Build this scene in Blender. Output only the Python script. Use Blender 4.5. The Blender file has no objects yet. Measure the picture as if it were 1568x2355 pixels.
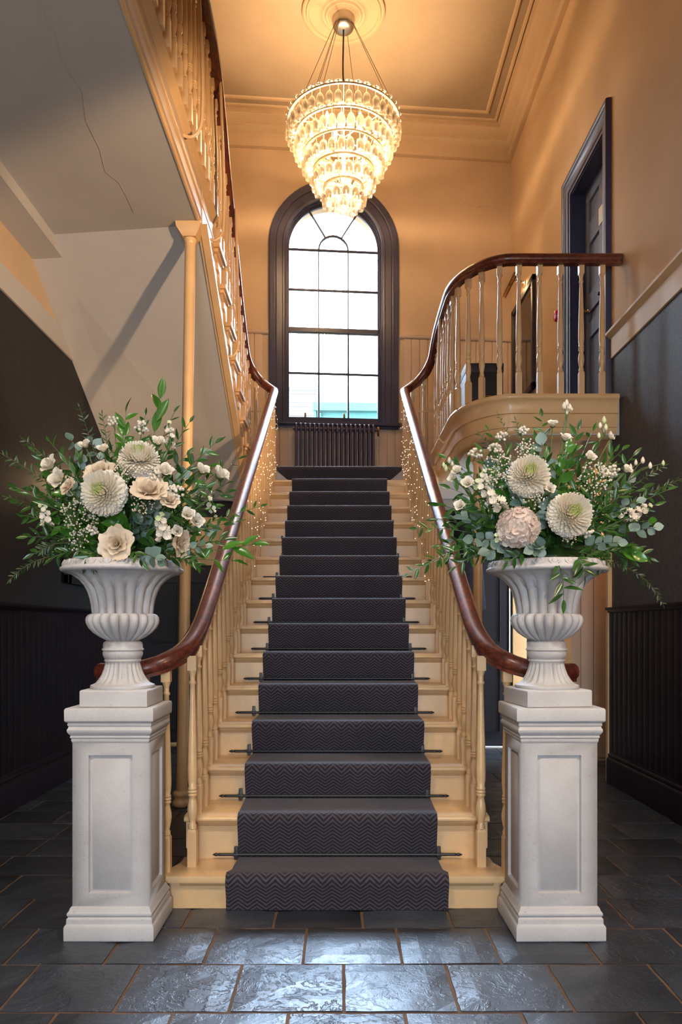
import bpy, bmesh, math, random
from mathutils import Vector, Matrix, Quaternion

# ------------------------------------------------------------------ camera, world, lights, exposure
SC = bpy.context.scene
COL = SC.collection
PI = math.pi
W_PX, H_PX, F_PX, CX_PX, HOR_PX = 1568, 2355, 1750.0, 785.0, 1445.0   # focal length and horizon of the photo
EYE = 1.135

cam_d = bpy.data.cameras.new('camera')
cam = bpy.data.objects.new('camera', cam_d); COL.objects.link(cam)
cam.location = (0, 0, EYE); cam.rotation_euler = (PI/2, 0, 0)
cam_d.sensor_fit = 'VERTICAL'; cam_d.sensor_height = 36.0; cam_d.sensor_width = 24.0
cam_d.lens = 36.0*F_PX/H_PX
cam_d.shift_y = (HOR_PX - H_PX/2)/H_PX
cam_d.shift_x = (W_PX/2 - CX_PX)/H_PX
cam_d.clip_start = .05
SC.camera = cam

SC.view_settings.view_transform = 'Standard'; SC.view_settings.look = 'None'
SC.view_settings.exposure = 0.52; SC.view_settings.gamma = 1.0
SC.view_settings.use_curve_mapping = False
SC.cycles.max_bounces = 7; SC.cycles.diffuse_bounces = 4; SC.cycles.glossy_bounces = 3
SC.cycles.transmission_bounces = 4; SC.cycles.transparent_max_bounces = 16
SC.cycles.caustics_reflective = False; SC.cycles.caustics_refractive = False
SC.cycles.sample_clamp_indirect = 4.0
SC.cycles.use_denoising = True

world = bpy.data.worlds.new('sky'); SC.world = world; world.use_nodes = True
bg = world.node_tree.nodes['Background']
bg.inputs[0].default_value = (.72, .86, 1.0, 1); bg.inputs[1].default_value = 14.0   # bright overcast sky

def lamp(name, kind, loc, energy, col, size=.1, rot=(0,0,0), size_y=None, portal=False, spread=None):
    d = bpy.data.lights.new(name, kind); d.energy = energy; d.color = col
    if kind == 'AREA':
        d.size = size
        if size_y: d.shape = 'RECTANGLE'; d.size_y = size_y
        if portal: d.cycles.is_portal = True
        if spread: d.spread = spread
    elif kind in ('POINT', 'SPOT'): d.shadow_soft_size = size
    o = bpy.data.objects.new(name, d); COL.objects.link(o); o.location = loc; o.rotation_euler = rot
    return o
WARM = (1.0, .65, .35); SOFTWARM = (1.0, .86, .72)
# hazy sun behind thin cloud, shining in through the stair window
sun_d = bpy.data.lights.new('sun', 'SUN'); sun_d.energy = 18; sun_d.angle = .55; sun_d.color = (.50, .70, 1.0)
sun = bpy.data.objects.new('sun', sun_d); COL.objects.link(sun); sun.location = (0, 14, 10)
sun.rotation_euler = Vector((.10, -1, -.66)).to_track_quat('-Z', 'Y').to_euler()
# the window and an assumed entrance opening let the sky in
lamp('window_portal', 'AREA', (-.08, 9.02, 4.8), 1, (1,1,1), 1.2, (-PI/2, 0, 0), 2.8, portal=True)
lamp('assumed_entrance_portal', 'AREA', (0, -2.98, 1.3), 1, (1,1,1), 1.0, (PI/2, 0, 0), 2.3, portal=True)
# soft fill lamps added under the hall ceiling, unseen behind the camera
for i, x in enumerate((-1.0, 1.0)):
    lamp('hall_fill_light', 'AREA', (x, .9, 3.66), 40, SOFTWARM, .35, (0, 0, 0))

lamp('added_warm_fill', 'POINT', (1.80, 1.30, 2.1), 40, WARM, .06)  # unseen warm lamp added on the right, assumed from the column's shadow
_sp = lamp('added_shadow_spot', 'SPOT', (1.82, 1.45, 2.30), 560, WARM, .05, Vector((-3.2, 4.2, 1.15)).to_track_quat('-Z', 'Y').to_euler())  # unseen spot added to throw the left column's shadow on the soffit
_sp.data.spot_size = math.radians(38); _sp.data.spot_blend = .5
lamp('added_warm_fill', 'POINT', (-1.85, 1.2, 1.9), 18, WARM, .06)  # weak warm fill added on the left, no lamp known there

# ------------------------------------------------------------------ helpers
def P(px, py, y):
    """point seen at photo pixel (px, py) at distance y from the camera"""
    return Vector(((px-CX_PX)*y/F_PX, y, EYE - (py-HOR_PX)*y/F_PX))

def link(name, me, mat=None, parent=None, loc=None, kind=None):
    o = bpy.data.objects.new(name, me); COL.objects.link(o)
    if mat is not None and me is not None and len(me.materials) == 0: me.materials.append(mat)
    if parent is not None: o.parent = parent
    if loc is not None: o.location = loc
    if kind: o['kind'] = kind
    return o

def mesh(name, vs, fs, smooth=False):
    me = bpy.data.meshes.new(name); me.from_pydata([tuple(v) for v in vs], [], [tuple(f) for f in fs]); me.update()
    if smooth:
        me.polygons.foreach_set('use_smooth', [True]*len(me.polygons))
    return me

def thing(name, label, cat, loc=(0,0,0), group=None):
    o = bpy.data.objects.new(name, None); COL.objects.link(o); o.location = loc; o.empty_display_size = .05
    o['label'] = label; o['category'] = cat
    if group: o['group'] = group
    return o
def tag(o, label, cat, group=None):
    o['label'] = label; o['category'] = cat
    if group: o['group'] = group
    return o

class MB:
    """collects shapes into one mesh"""
    def __init__(s): s.v = []; s.f = []; s.sm = []
    def add(s, vs, fs, smooth=False):
        n = len(s.v); s.v += [Vector(v) for v in vs]; s.f += [tuple(i+n for i in f) for f in fs]; s.sm += [smooth]*len(fs); return s
    def box(s, a, b, M=None):
        x0,y0,z0 = a; x1,y1,z1 = b
        vs = [Vector(p) for p in ((x0,y0,z0),(x1,y0,z0),(x1,y1,z0),(x0,y1,z0),(x0,y0,z1),(x1,y0,z1),(x1,y1,z1),(x0,y1,z1))]
        if M is not None: vs = [M @ v for v in vs]
        return s.add(vs, [(0,3,2,1),(4,5,6,7),(0,1,5,4),(1,2,6,5),(2,3,7,6),(3,0,4,7)])
    def lathe(s, prof, n=16, c=(0,0,0), smooth=True, mod=None, M=None):
        """prof: [(r, z)]; mod(r, z, ang) -> r"""
        vs = []; fs = []; m = len(prof)
        for i in range(n):
            a = 2*PI*i/n
            for r, z in prof:
                rr = mod(r, z, a) if mod else r
                v = Vector((c[0]+rr*math.cos(a), c[1]+rr*math.sin(a), c[2]+z))
                vs.append(M @ v if M is not None else v)
        for i in range(n):
            j = (i+1) % n
            for k in range(m-1):
                fs.append((i*m+k, j*m+k, j*m+k+1, i*m+k+1))
        fs.append(tuple(i*m for i in range(n))[::-1]); fs.append(tuple(i*m+m-1 for i in range(n)))
        return s.add(vs, fs, smooth)
    def sweep(s, path, prof, closed=True, smooth=True, up=Vector((0,0,1)), caps=True, scale=None):
        """prof: [(side, up)] closed outline swept along path"""
        path = [Vector(p) for p in path]; n = len(path); m = len(prof); vs = []; fs = []
        for i, p in enumerate(path):
            if i == 0: t = path[1]-path[0]
            elif i == n-1: t = path[-1]-path[-2]
            else:
                t1 = (path[i]-path[i-1]).normalized(); t2 = (path[i+1]-path[i]).normalized(); t = t1+t2
                if t.length < 1e-6: t = t2
            t.normalize()
            side = t.cross(up)
            if side.length < 1e-4: side = t.cross(Vector((0,1,0)))
            side.normalize(); u = side.cross(t).normalized()
            k = 1.0
            if 0 < i < n-1:
                c = max(.35, (path[i]-path[i-1]).normalized().dot(t)); k = 1/c if c < .999 else 1.0
            sc = scale[i] if scale else 1.0
            for a, b in prof: vs.append(p + side*(a*k*sc) + u*b*sc)
        for i in range(n-1):
            for j in range(m if closed else m-1):
                j2 = (j+1) % m
                fs.append((i*m+j, i*m+j2, (i+1)*m+j2, (i+1)*m+j))
        if closed and caps:
            fs.append(tuple(range(m))[::-1]); fs.append(tuple(range((n-1)*m, n*m)))
        return s.add(vs, fs, smooth)
    def tube(s, path, r, n=6, scale=None, smooth=True, up=Vector((0,0,1))):
        prof = [(r*math.cos(2*PI*i/n), r*math.sin(2*PI*i/n)) for i in range(n)]
        return s.sweep(path, prof, smooth=smooth, scale=scale, up=up)
    def prism(s, poly, d0, d1, f):
        """poly 2D extruded between d0 and d1; f(a, b, d) -> 3D"""
        n = len(poly); vs = [f(a, b, d0) for a, b in poly] + [f(a, b, d1) for a, b in poly]
        fs = [tuple(range(n)), tuple(range(2*n-1, n-1, -1))] + [(i, i+n, (i+1) % n + n, (i+1) % n) for i in range(n)]
        return s.add(vs, fs)
    def mesh(s, name, bevel=0):
        me = bpy.data.meshes.new(name); me.from_pydata([tuple(v) for v in s.v], [], s.f)
        me.polygons.foreach_set('use_smooth', s.sm); me.update()
        bm = bmesh.new(); bm.from_mesh(me)
        bmesh.ops.recalc_face_normals(bm, faces=bm.faces)
        if bevel:
            es = [e for e in bm.edges if len(e.link_faces) == 2 and e.calc_face_angle(0) > .6]
            bmesh.ops.bevel(bm, geom=es, offset=bevel, segments=2, affect='EDGES', profile=.7, clamp_overlap=True)
        bm.to_mesh(me); bm.free()
        if bevel:
            me.polygons.foreach_set('use_smooth', [True]*len(me.polygons))
            try: me.set_sharp_from_angle(angle=.7)
            except Exception: pass
        else:
            try: me.set_sharp_from_angle(angle=.9)
            except Exception: pass
        return me
    def obj(s, name, mat, parent=None, loc=None, kind=None, bevel=0):
        return link(name, s.mesh(name, bevel), mat, parent, loc, kind)

def smooth_path(pts, n=6):
    """Catmull-Rom through pts"""
    pts = [Vector(p) for p in pts]; out = []
    q = [2*pts[0]-pts[1]] + pts + [2*pts[-1]-pts[-2]]
    for i in range(1, len(q)-2):
        a, b, c, d = q[i-1], q[i], q[i+1], q[i+2]
        for k in range(n):
            t = k/n
            out.append(.5*((2*b) + (c-a)*t + (2*a-5*b+4*c-d)*t*t + (3*b-a-3*c+d)*t**3))
    out.append(pts[-1]); return out
def path_at(path, key, val):
    """z on path where coordinate key == val"""
    best = None
    for a, b in zip(path, path[1:]):
        lo, hi = sorted((a[key], b[key]))
        if lo - 1e-6 <= val <= hi + 1e-6 and hi-lo > 1e-6:
            t = (val-a[key])/(b[key]-a[key]); return a.lerp(b, t)
    return min(path, key=lambda p: abs(p[key]-val))

# ------------------------------------------------------------------ materials
class N:
    def __init__(s, name):
        s.m = bpy.data.materials.new(name); s.m.use_nodes = True; s.t = s.m.node_tree
        s.b = s.t.nodes['Principled BSDF']; s.out = s.t.nodes['Material Output']
    def n(s, typ, **kw):
        x = s.t.nodes.new(typ)
        for k, v in kw.items():
            if k.startswith('_'): setattr(x, k[1:], v)
            else:
                key = int(k[1:]) if k[0] == 'i' and k[1:].isdigit() else k.replace('__', ' ')
                x.inputs[key].default_value = v
        return x
    def l(s, a, ao, b, bi): s.t.links.new(a.outputs[ao], b.inputs[bi]); return s
    def coord(s, which='Object', scale=(1,1,1)):
        tc = s.n('ShaderNodeTexCoord'); mp = s.n('ShaderNodeMapping'); mp.inputs['Scale'].default_value = scale
        s.l(tc, which, mp, 'Vector'); return mp
    def noise(s, co, scale, detail=4, rough=.5, dist=0):
        x = s.n('ShaderNodeTexNoise'); x.inputs['Scale'].default_value = scale; x.inputs['Detail'].default_value = detail
        x.inputs['Roughness'].default_value = rough; x.inputs['Distortion'].default_value = dist
        if co: s.l(co, 0, x, 'Vector')
        return x
    def ramp(s, src, so, stops):
        r = s.n('ShaderNodeValToRGB'); e = r.color_ramp.elements
        while len(e) < len(stops): e.new(.5)
        for i, (p, c) in enumerate(stops): e[i].position = p; e[i].color = (c[0], c[1], c[2], 1)
        s.l(src, so, r, 0); return r
    def math(s, op, a, b=None, ao=0, bo=0):
        x = s.n('ShaderNodeMath'); x.operation = op
        if isinstance(a, (int, float)): x.inputs[0].default_value = a
        else: s.l(a, ao, x, 0)
        if b is not None:
            if isinstance(b, (int, float)): x.inputs[1].default_value = b
            else: s.l(b, bo, x, 1)
        return x
    def bump(s, src, so, strength=.3, dist=.01):
        x = s.n('ShaderNodeBump'); x.inputs['Strength'].default_value = strength; x.inputs['Distance'].default_value = dist
        s.l(src, so, x, 'Height'); s.l(x, 0, s.b, 'Normal'); return x
    def set(s, **kw):
        for k, v in kw.items(): s.b.inputs[k.replace('_', ' ')].default_value = v
        return s

def c4(c): return (c[0], c[1], c[2], 1)
def paint(name, col, rough=.45, var=.12, scale=3, bump=.08, bscale=40, spec=.5, dark=None, coat=0):
    g = N(name); co = g.coord(); nz = g.noise(co, scale, 5, .6)
    d = dark or tuple(c*(1-var) for c in col); u = tuple(min(1, c*(1+var*.6)) for c in col)
    r = g.ramp(nz, 'Fac', [(.3, d), (.65, u)]); g.l(r, 0, g.b, 'Base Color')
    g.set(Roughness=rough); g.b.inputs['Specular IOR Level'].default_value = spec
    if coat: g.b.inputs['Coat Weight'].default_value = coat; g.b.inputs['Coat Roughness'].default_value = .15
    if bump: g.bump(g.noise(co, bscale, 3), 'Fac', bump, .004)
    return g.m

M = {}
M['cream'] = paint('cream_gloss_paint', (.66, .425, .215), .28, .14, 2.5, .10, 30)
M['cream_step'] = paint('worn_cream_gloss_paint', (.68, .425, .20), .26, .2, 5, .14, 24, dark=(.58,.41,.24))
M['wallcream'] = paint('sand_wall_paint', (.58, .425, .275), .8, .10, .9, .12, 60, .25)
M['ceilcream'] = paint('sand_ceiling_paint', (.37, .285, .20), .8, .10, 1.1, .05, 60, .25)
M['cornice'] = paint('cream_plaster', (.56, .41, .26), .6, .06, 2, .05, 40, .3)
M['soffit'] = paint('grey_beige_plaster', (.46, .44, .42), .75, .07, 1.2, .1, 50, .25)
M['satin'] = paint('cream_satin_paint', (.62, .45, .27), .55, .10, 3, .08, 30, .3)
M['boards'] = paint('sand_board_paint', (.55, .41, .30), .5, .08, 2, .05, 30, .4)
M['darkpanel'] = paint('aubergine_black_paint', (.010, .005, .009), .45, .3, 3, .05, 50, .25)
M['darkdoor'] = paint('midnight_blue_black_paint', (.006, .006, .013), .5, .3, 3, .05, 50, .4)
M['trimdark'] = paint('dark_plum_gloss_paint', (.046, .046, .085), .34, .2, 3, .05, 50, .5)
M['doorblue'] = paint('slate_blue_black_door_paint', (.15, .18, .27), .25, .15, 3, .04, 50, .6)
M['radiator'] = paint('plum_radiator_enamel', (.085, .068, .120), .38, .15, 3, .03, 50, .5)
M['blackmetal'] = paint('black_iron', (.012, .011, .012), .42, .3, 10, .05, 60, .5)
M['chestblack'] = paint('black_leathercloth', (.02, .018, .02), .5, .3, 10, .1, 90, .5)
M['rose_plaster'] = paint('ceiling_rose_plaster', (.46, .335, .215), .6, .05, 3, .03, 30, .3)

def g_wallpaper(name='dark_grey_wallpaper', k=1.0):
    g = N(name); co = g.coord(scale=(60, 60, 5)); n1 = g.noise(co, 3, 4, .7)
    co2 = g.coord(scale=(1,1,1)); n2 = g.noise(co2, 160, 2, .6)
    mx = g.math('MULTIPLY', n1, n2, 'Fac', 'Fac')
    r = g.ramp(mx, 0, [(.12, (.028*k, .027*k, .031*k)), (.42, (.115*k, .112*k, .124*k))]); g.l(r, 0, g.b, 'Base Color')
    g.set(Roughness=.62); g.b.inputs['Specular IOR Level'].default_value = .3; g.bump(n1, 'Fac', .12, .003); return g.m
M['wallpaper'] = g_wallpaper(); M['wallpaper_shaded'] = g_wallpaper('shaded_wallpaper', .32)  # same paper twice: right wall lightened as daylit, left darkened as shaded

def g_mahogany():
    g = N('polished_mahogany'); co = g.coord(scale=(1, 1, 1)); nz = g.noise(co, 6, 8, .65, 2.0)
    co2 = g.coord(scale=(18, 3, 18)); n2 = g.noise(co2, 4, 6, .6, 1.0)
    mx = g.math('ADD', nz, n2, 'Fac', 'Fac'); mx2 = g.math('MULTIPLY', mx, .5)
    r = g.ramp(mx2, 0, [(.36, (.030, .006, .005)), (.5, (.11, .022, .012)), (.62, (.22, .052, .024))]); g.l(r, 0, g.b, 'Base Color')
    g.set(Roughness=.34); g.b.inputs['Coat Weight'].default_value = .3; g.b.inputs['Coat Roughness'].default_value = .22
    g.bump(n2, 'Fac', .05, .002); return g.m
M['mahogany'] = g_mahogany()

def g_stone():
    g = N('cast_stone_white'); co = g.coord(); n1 = g.noise(co, 4, 6, .6); n2 = g.noise(co, 90, 3, .7); n3 = g.noise(co, 14, 4, .7)
    r = g.ramp(n1, 'Fac', [(.3, (.42, .40, .395)), (.7, (.52, .505, .50))])
    pit = g.ramp(n2, 'Fac', [(.30, (.55,.5,.45)), (.38, (1,1,1))])
    mx = g.n('ShaderNodeMixRGB', _blend_type='MULTIPLY', Fac=.5); g.l(r, 0, mx, 1); g.l(pit, 0, mx, 2)
    ao = g.n('ShaderNodeAmbientOcclusion'); ao.inputs['Distance'].default_value = .012; ao.samples = 4
    g.l(mx, 0, g.b, 'Base Color')
    g.t.nodes.remove(ao)
    g.set(Roughness=.62); g.b.inputs['Specular IOR Level'].default_value = .35
    ad = g.math('ADD', g.math('MULTIPLY', n3, .6, 'Fac'), n2, 0, 'Fac'); g.bump(ad, 0, .22, .004); return g.m
M['stone'] = g_stone()

def g_slate():
    g = N('riven_slate'); tc = g.n('ShaderNodeTexCoord'); oi = g.n('ShaderNodeObjectInfo')
    off = g.n('ShaderNodeVectorMath'); off.operation = 'SCALE'; off.inputs[0].default_value = (37.1, 21.7, 9.3); g.l(oi, 'Random', off, 'Scale')
    ad = g.n('ShaderNodeVectorMath'); ad.operation = 'ADD'; g.l(tc, 'Object', ad, 0); g.l(off, 0, ad, 1)
    n1 = g.noise(ad, 6, 6, .66, .35); n2 = g.noise(ad, 55, 4, .7); n3 = g.noise(ad, 2.5, 3, .5, .3)
    # riven layers: stepped terraces
    st = g.math('MULTIPLY', n1, 9, 'Fac'); fl = g.math('FLOOR', st); fr = g.math('SUBTRACT', st, fl)
    sm = g.math('POWER', fr, 5.0); ter = g.math('DIVIDE', g.math('ADD', fl, sm), 9)
    rel = g.math('MULTIPLY', ter, g.math('ADD', g.math('MULTIPLY', oi, 1.5, 'Random'), .25))
    hh = g.math('ADD', rel, g.math('MULTIPLY', n2, .09, 'Fac'))
    r = g.ramp(n3, 'Fac', [(.3, (.018, .021, .028)), (.55, (.030, .037, .052)), (.75, (.046, .050, .062))]); 
    hv = g.n('ShaderNodeHueSaturation'); g.l(r, 0, hv, 'Color'); v = g.math('ADD', g.math('MULTIPLY', oi, .7, 'Random'), .7); g.l(v, 0, hv, 'Value')
    g.l(hv, 0, g.b, 'Base Color')
    rr = g.math('ADD', g.math('MULTIPLY', n2, .22, 'Fac'), .27); g.l(rr, 0, g.b, 'Roughness')
    g.b.inputs['Specular IOR Level'].default_value = .75
    g.bump(hh, 0, .85, .010); return g.m
M['slate'] = g_slate()
M['grout'] = paint('orange_brown_grout', (.135, .082, .052), .85, .35, 6, .5, 70, .2)

def g_carpet():
    g = N('chevron_wool_carpet'); tc = g.n('ShaderNodeTexCoord'); sp = g.n('ShaderNodeSeparateXYZ'); g.l(tc, 'UV', sp, 0)
    u = g.math('MULTIPLY', sp, 1/.0755, 'X'); fr = g.math('FRACT', u); tri = g.math('ABSOLUTE', g.math('SUBTRACT', fr, .5))
    v = g.math('ADD', g.math('MULTIPLY', sp, 1/.0168, 'Y'), g.math('MULTIPLY', tri, 3.3)); s = g.math('FRACT', v)
    co = g.n('ShaderNodeMapping'); g.l(tc, 'UV', co, 0); nz = g.noise(co, 420, 2, .6); nb = g.noise(co, 3, 3, .5)
    s2 = g.math('ADD', g.math('ABSOLUTE', g.math('SUBTRACT', s, .5)), g.math('MULTIPLY', g.math('SUBTRACT', nz, .5, 'Fac'), .22))
    r = g.ramp(s2, 0, [(.19, (.011, .008, .015)), (.33, (.062, .053, .068))])
    hv = g.n('ShaderNodeHueSaturation'); g.l(r, 0, hv, 'Color'); g.l(g.math('ADD', g.math('MULTIPLY', nb, .5, 'Fac'), .75), 0, hv, 'Value')
    g.l(hv, 0, g.b, 'Base Color'); g.set(Roughness=.7); g.b.inputs['Specular IOR Level'].default_value = .3
    g.b.inputs['Sheen Weight'].default_value = .30; g.b.inputs['Sheen Roughness'].default_value = .4
    g.b.inputs['Sheen Tint'].default_value = (.85, .88, 1, 1)
    g.bump(g.math('ADD', nz, g.math('MULTIPLY', s2, .6), 'Fac'), 0, .7, .004); return g.m
M['carpet'] = g_carpet()

def g_thin(name, tint, gloss, rough=.03, diff=0.0, dcol=(1,1,1)):
    """thin clear glass: tinted see-through body with a fresnel reflection"""
    g = N(name); nt = g.t; nt.nodes.remove(g.b)
    tr = g.n('ShaderNodeBsdfTransparent'); tr.inputs[0].default_value = c4(tint)
    gl = g.n('ShaderNodeBsdfGlossy'); gl.inputs['Roughness'].default_value = rough; gl.inputs[0].default_value = (1,1,1,1)
    lw = g.n('ShaderNodeLayerWeight'); lw.inputs[0].default_value = gloss
    mx = g.n('ShaderNodeMixShader'); g.l(lw, 'Fresnel', mx, 0); g.l(tr, 0, mx, 1); g.l(gl, 0, mx, 2)
    last = mx
    if diff:
        tl = g.n('ShaderNodeBsdfTranslucent'); tl.inputs[0].default_value = c4(dcol)
        df = g.n('ShaderNodeBsdfDiffuse'); df.inputs[0].default_value = c4(dcol)
        m2 = g.n('ShaderNodeMixShader'); m2.inputs[0].default_value = .5; g.l(tl, 0, m2, 1); g.l(df, 0, m2, 2)
        m3 = g.n('ShaderNodeMixShader'); m3.inputs[0].default_value = diff; g.l(mx, 0, m3, 1); g.l(m2, 0, m3, 2); last = m3
    g.l(last, 0, g.out, 'Surface'); return g.m
M['pane'] = g_thin('window_glass', (.97, .98, .98), .35, .01)
M['wineglass'] = g_thin('wine_glass', (.90, .87, .80), .55,   .06, .17, (1, .93, .80))

def g_emit(name, col, s):
    g = N(name); g.b.inputs['Base Color'].default_value = c4(col); g.b.inputs['Emission Color'].default_value = c4(col)
    g.b.inputs['Emission Strength'].default_value = s; return g.m
M['bulb'] = g_emit('lamp_bulb_glow', (1, .80, .50), 7)
M['fairy'] = g_emit('fairy_bulb_glow', (1, .86, .66), 1.1)
M['ring'] = paint('ivory_metal_ring', (.80, .66, .42), .35, .05, 4, 0, 40)
M['steel'] = N('brushed_steel').set(Base_Color=(.55,.53,.5,1), Metallic=1.0, Roughness=.32).m
M['brass'] = N('aged_brass').set(Base_Color=(.55,.36,.20,1), Metallic=1.0, Roughness=.28).m
M['cable'] = N('dark_steel_cable').set(Base_Color=(.12,.08,.05,1), Metallic=.6, Roughness=.4).m
M['flex'] = N('black_flex').set(Base_Color=(.01,.01,.01,1), Roughness=.5).m
M['white'] = N('white_gloss').set(Base_Color=(.75,.75,.76,1), Roughness=.4).m
M['red'] = N('red_plastic').set(Base_Color=(.55,.02,.03,1), Roughness=.3).m
M['label_plate'] = N('cream_sign_plate').set(Base_Color=(.75,.72,.58,1), Roughness=.4).m
M['mount'] = N('ivory_picture_mount').set(Base_Color=(.62,.55,.48,1), Roughness=.7).m
def g_print(name, a, b, sc=6):
    g = N(name); co = g.coord(); nz = g.noise(co, sc, 5, .6, .6)
    g.l(g.ramp(nz, 'Fac', [(.35, a), (.65, b)]), 0, g.b, 'Base Color'); g.set(Roughness=.25); return g.m
M['print_brown'] = g_print('brown_print', (.14, .07, .045), (.30, .17, .11))
M['print_sepia'] = g_print('sepia_print', (.25, .13, .07), (.55, .38, .25), 14)
M['outstone'] = paint('outdoor_stone', (.16, .13, .085), .9, .35, 3, .3, 10)
M['outteal'] = paint('teal_gutter_paint', (.05, .17, .17), .5, .2, 4, 0, 10)
M['outslate'] = paint('outdoor_slate_roof', (.11, .11, .125), .8, .2, 3, .1, 12)
M['teal'] = N('teal_fabric').set(Base_Color=(.02,.22,.22,1), Roughness=.7).m
M['blackcloth'] = paint('black_cloth', (.012, .011, .016), .9, .3, 20, .3, 90, .2)
M['pipe_yellow'] = paint('yellowed_pipe_paint', (.55, .46, .22), .4, .1, 4, 0, 20)

# ================================================================== SETTING
XL, XR, ZC = -2.08, 1.99, 6.95            # side walls and stairwell ceiling
LZ = 2.635                                # half landing
GZ = 2.80                                 # short gallery on the door side
TZ = 3.953                                # upper floor gallery
XS = -.02                                 # centre line of the main flight
def struct(o, label=None, cat=None):
    o['kind'] = 'structure'
    return o
rng = random.Random(7)

# ---- floor: grout bed with riven slate tiles
fl = MB().box((-2.7, -3, -.07), (2.8, 7.4, -.007)).obj('floor', M['grout'], kind='structure')
tile_variants = []
for v in range(5):
    b = MB(); r2 = random.Random(v)
    n = 5; vs = []; fs = []
    for i in range(n+1):
        for j in range(n+1):
            a = i/n-.5; c = j/n-.5
            edge = i in (0, n) or j in (0, n)
            z = -.004 + r2.uniform(-.0012, .0012) if edge else r2.uniform(-.0015, .0015)
            ww = r2.uniform(-.007, .007)
            vs.append((a + (ww if i in (0, n) and j not in (0, n) else 0), c + (ww if j in (0, n) and i not in (0, n) else 0), z))
    for i in range(n):
        for j in range(n):
            q = i*(n+1)+j; fs.append((q, q+n+1, q+n+2, q+1))
    ring = [i*(n+1) for i in range(n+1)] + [n*(n+1)+j for j in range(1, n+1)] + [i*(n+1)+n for i in range(n-1, -1, -1)] + [j for j in range(n-1, 0, -1)]
    m0 = len(vs)
    for q in ring: vs.append((vs[q][0], vs[q][1], -.03))
    for k in range(len(ring)):
        k2 = (k+1) % len(ring); fs.append((ring[k], m0+k, m0+k2, ring[k2]))
    b.add(vs, fs, False); tile_variants.append((vs, fs))
row_start = {1.94: -.842-.343*6, 2.257: -1.021-.343*5, 2.579: -1.15-.337*5, 2.891: -.325-.335*8}
GAP = .0115
Y0 = 1.31; yy = []
y = 1.31
edges = [1.31, 1.625, 1.94, 2.257, 2.579, 2.891, 3.205]
while edges[-1] < 7.25: edges.append(edges[-1] + rng.choice((.29, .31, .33)))
ntile = 0
for ri in range(len(edges)-1):
    ya, yb = edges[ri], edges[ri+1]
    key = round(ya, 3)
    x = row_start.get(key, -2.6 + rng.uniform(0, .3) if ya > 3 else -2.7+(.17 if ri % 2 else 0))
    regular = ya < 3.0
    while x < 2.7:
        w = (.343 if key != 2.579 else .338) if regular else rng.choice((.34, .42, .5, .36))
        xa, xb = x, x+w; x += w
        if xb < -2.2 or xa > 2.75: continue
        if xa > -.60 and xb < .56 and ya > 3.12: continue
        if (xa < -2.12 or xa > 2.0) and ya < 5.3: 
            if xb < -2.08 or xa > 1.99: continue
        if xa > 2.0 and yb > 6.6: continue
        sx, sy = (xb-xa-GAP), (yb-ya-GAP)
        vs, fs = tile_variants[rng.randrange(5)]
        me = mesh('slate_tile', [(v[0]*sx, v[1]*sy, v[2]) for v in vs], fs)
        o = link('slate_tile', me, M['slate'], fl, ((xa+xb)/2, (ya+yb)/2, rng.uniform(-.0015, .0015)))
        o.rotation_euler = (rng.uniform(-.004, .004), rng.uniform(-.004, .004), 0); ntile += 1

# ---- walls beside the hall
def slab(name, a, b, mat, kind='structure', parent=None, bevel=0):
    return MB().box(a, b).obj(name, mat, parent, kind=kind, bevel=bevel)
wr = MB(); wr.box((XR, -3, 0), (XR+.2, 5.62, 3.12)); wr = wr.obj('wall_right', M['wallpaper'], kind='structure')
wru = MB(); wru.box((XR, -3, 3.12), (XR+.2, 5.76, ZC)); wru.box((XR, 5.62, 2.5), (XR+.2, 5.76, 3.12)); wru.box((XR, 5.76, 4.90), (XR+.2, 6.60, ZC))
wru.box((XR, 6.60, 2.4), (XR+.2, 9.3, ZC)); wru.box((XR, 5.76, 2.4), (XR+.2, 6.6, GZ-.01))
wru = wru.obj('wall_right', M['wallcream'], kind='structure')
wl = MB(); wl.box((XL-.2, -3, 0), (XL, 7.3, 3.20)); wl = wl.obj('wall_left', M['wallpaper_shaded'], kind='structure')
wlu = MB(); wlu.box((XL-.2, -3, 3.20), (XL, 9.3, ZC)); wlu.box((XL-.2, 7.3, 2.2), (XL, 9.3, 3.2)); wlu = wlu.obj('wall_left', M['wallcream'], kind='structure')
# cream storey band and its cap
slab('trim_1', (XR-.014, -3, 3.115), (XR+.01, 5.585, 3.262), M['satin'])
MB().sweep([(XR, 5.60, 3.262), (XR, -3, 3.262)], [(0, -.0), (.018, 0), (.03, .012), (.05, .022), (.05, .04), (.03, .048), (0, .048)]).obj('trim_2', M['satin'], kind='structure')
slab('trim_3', (XL-.01, -3, 3.20), (XL+.014, 5.9, 3.36), M['soffit'])
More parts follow.
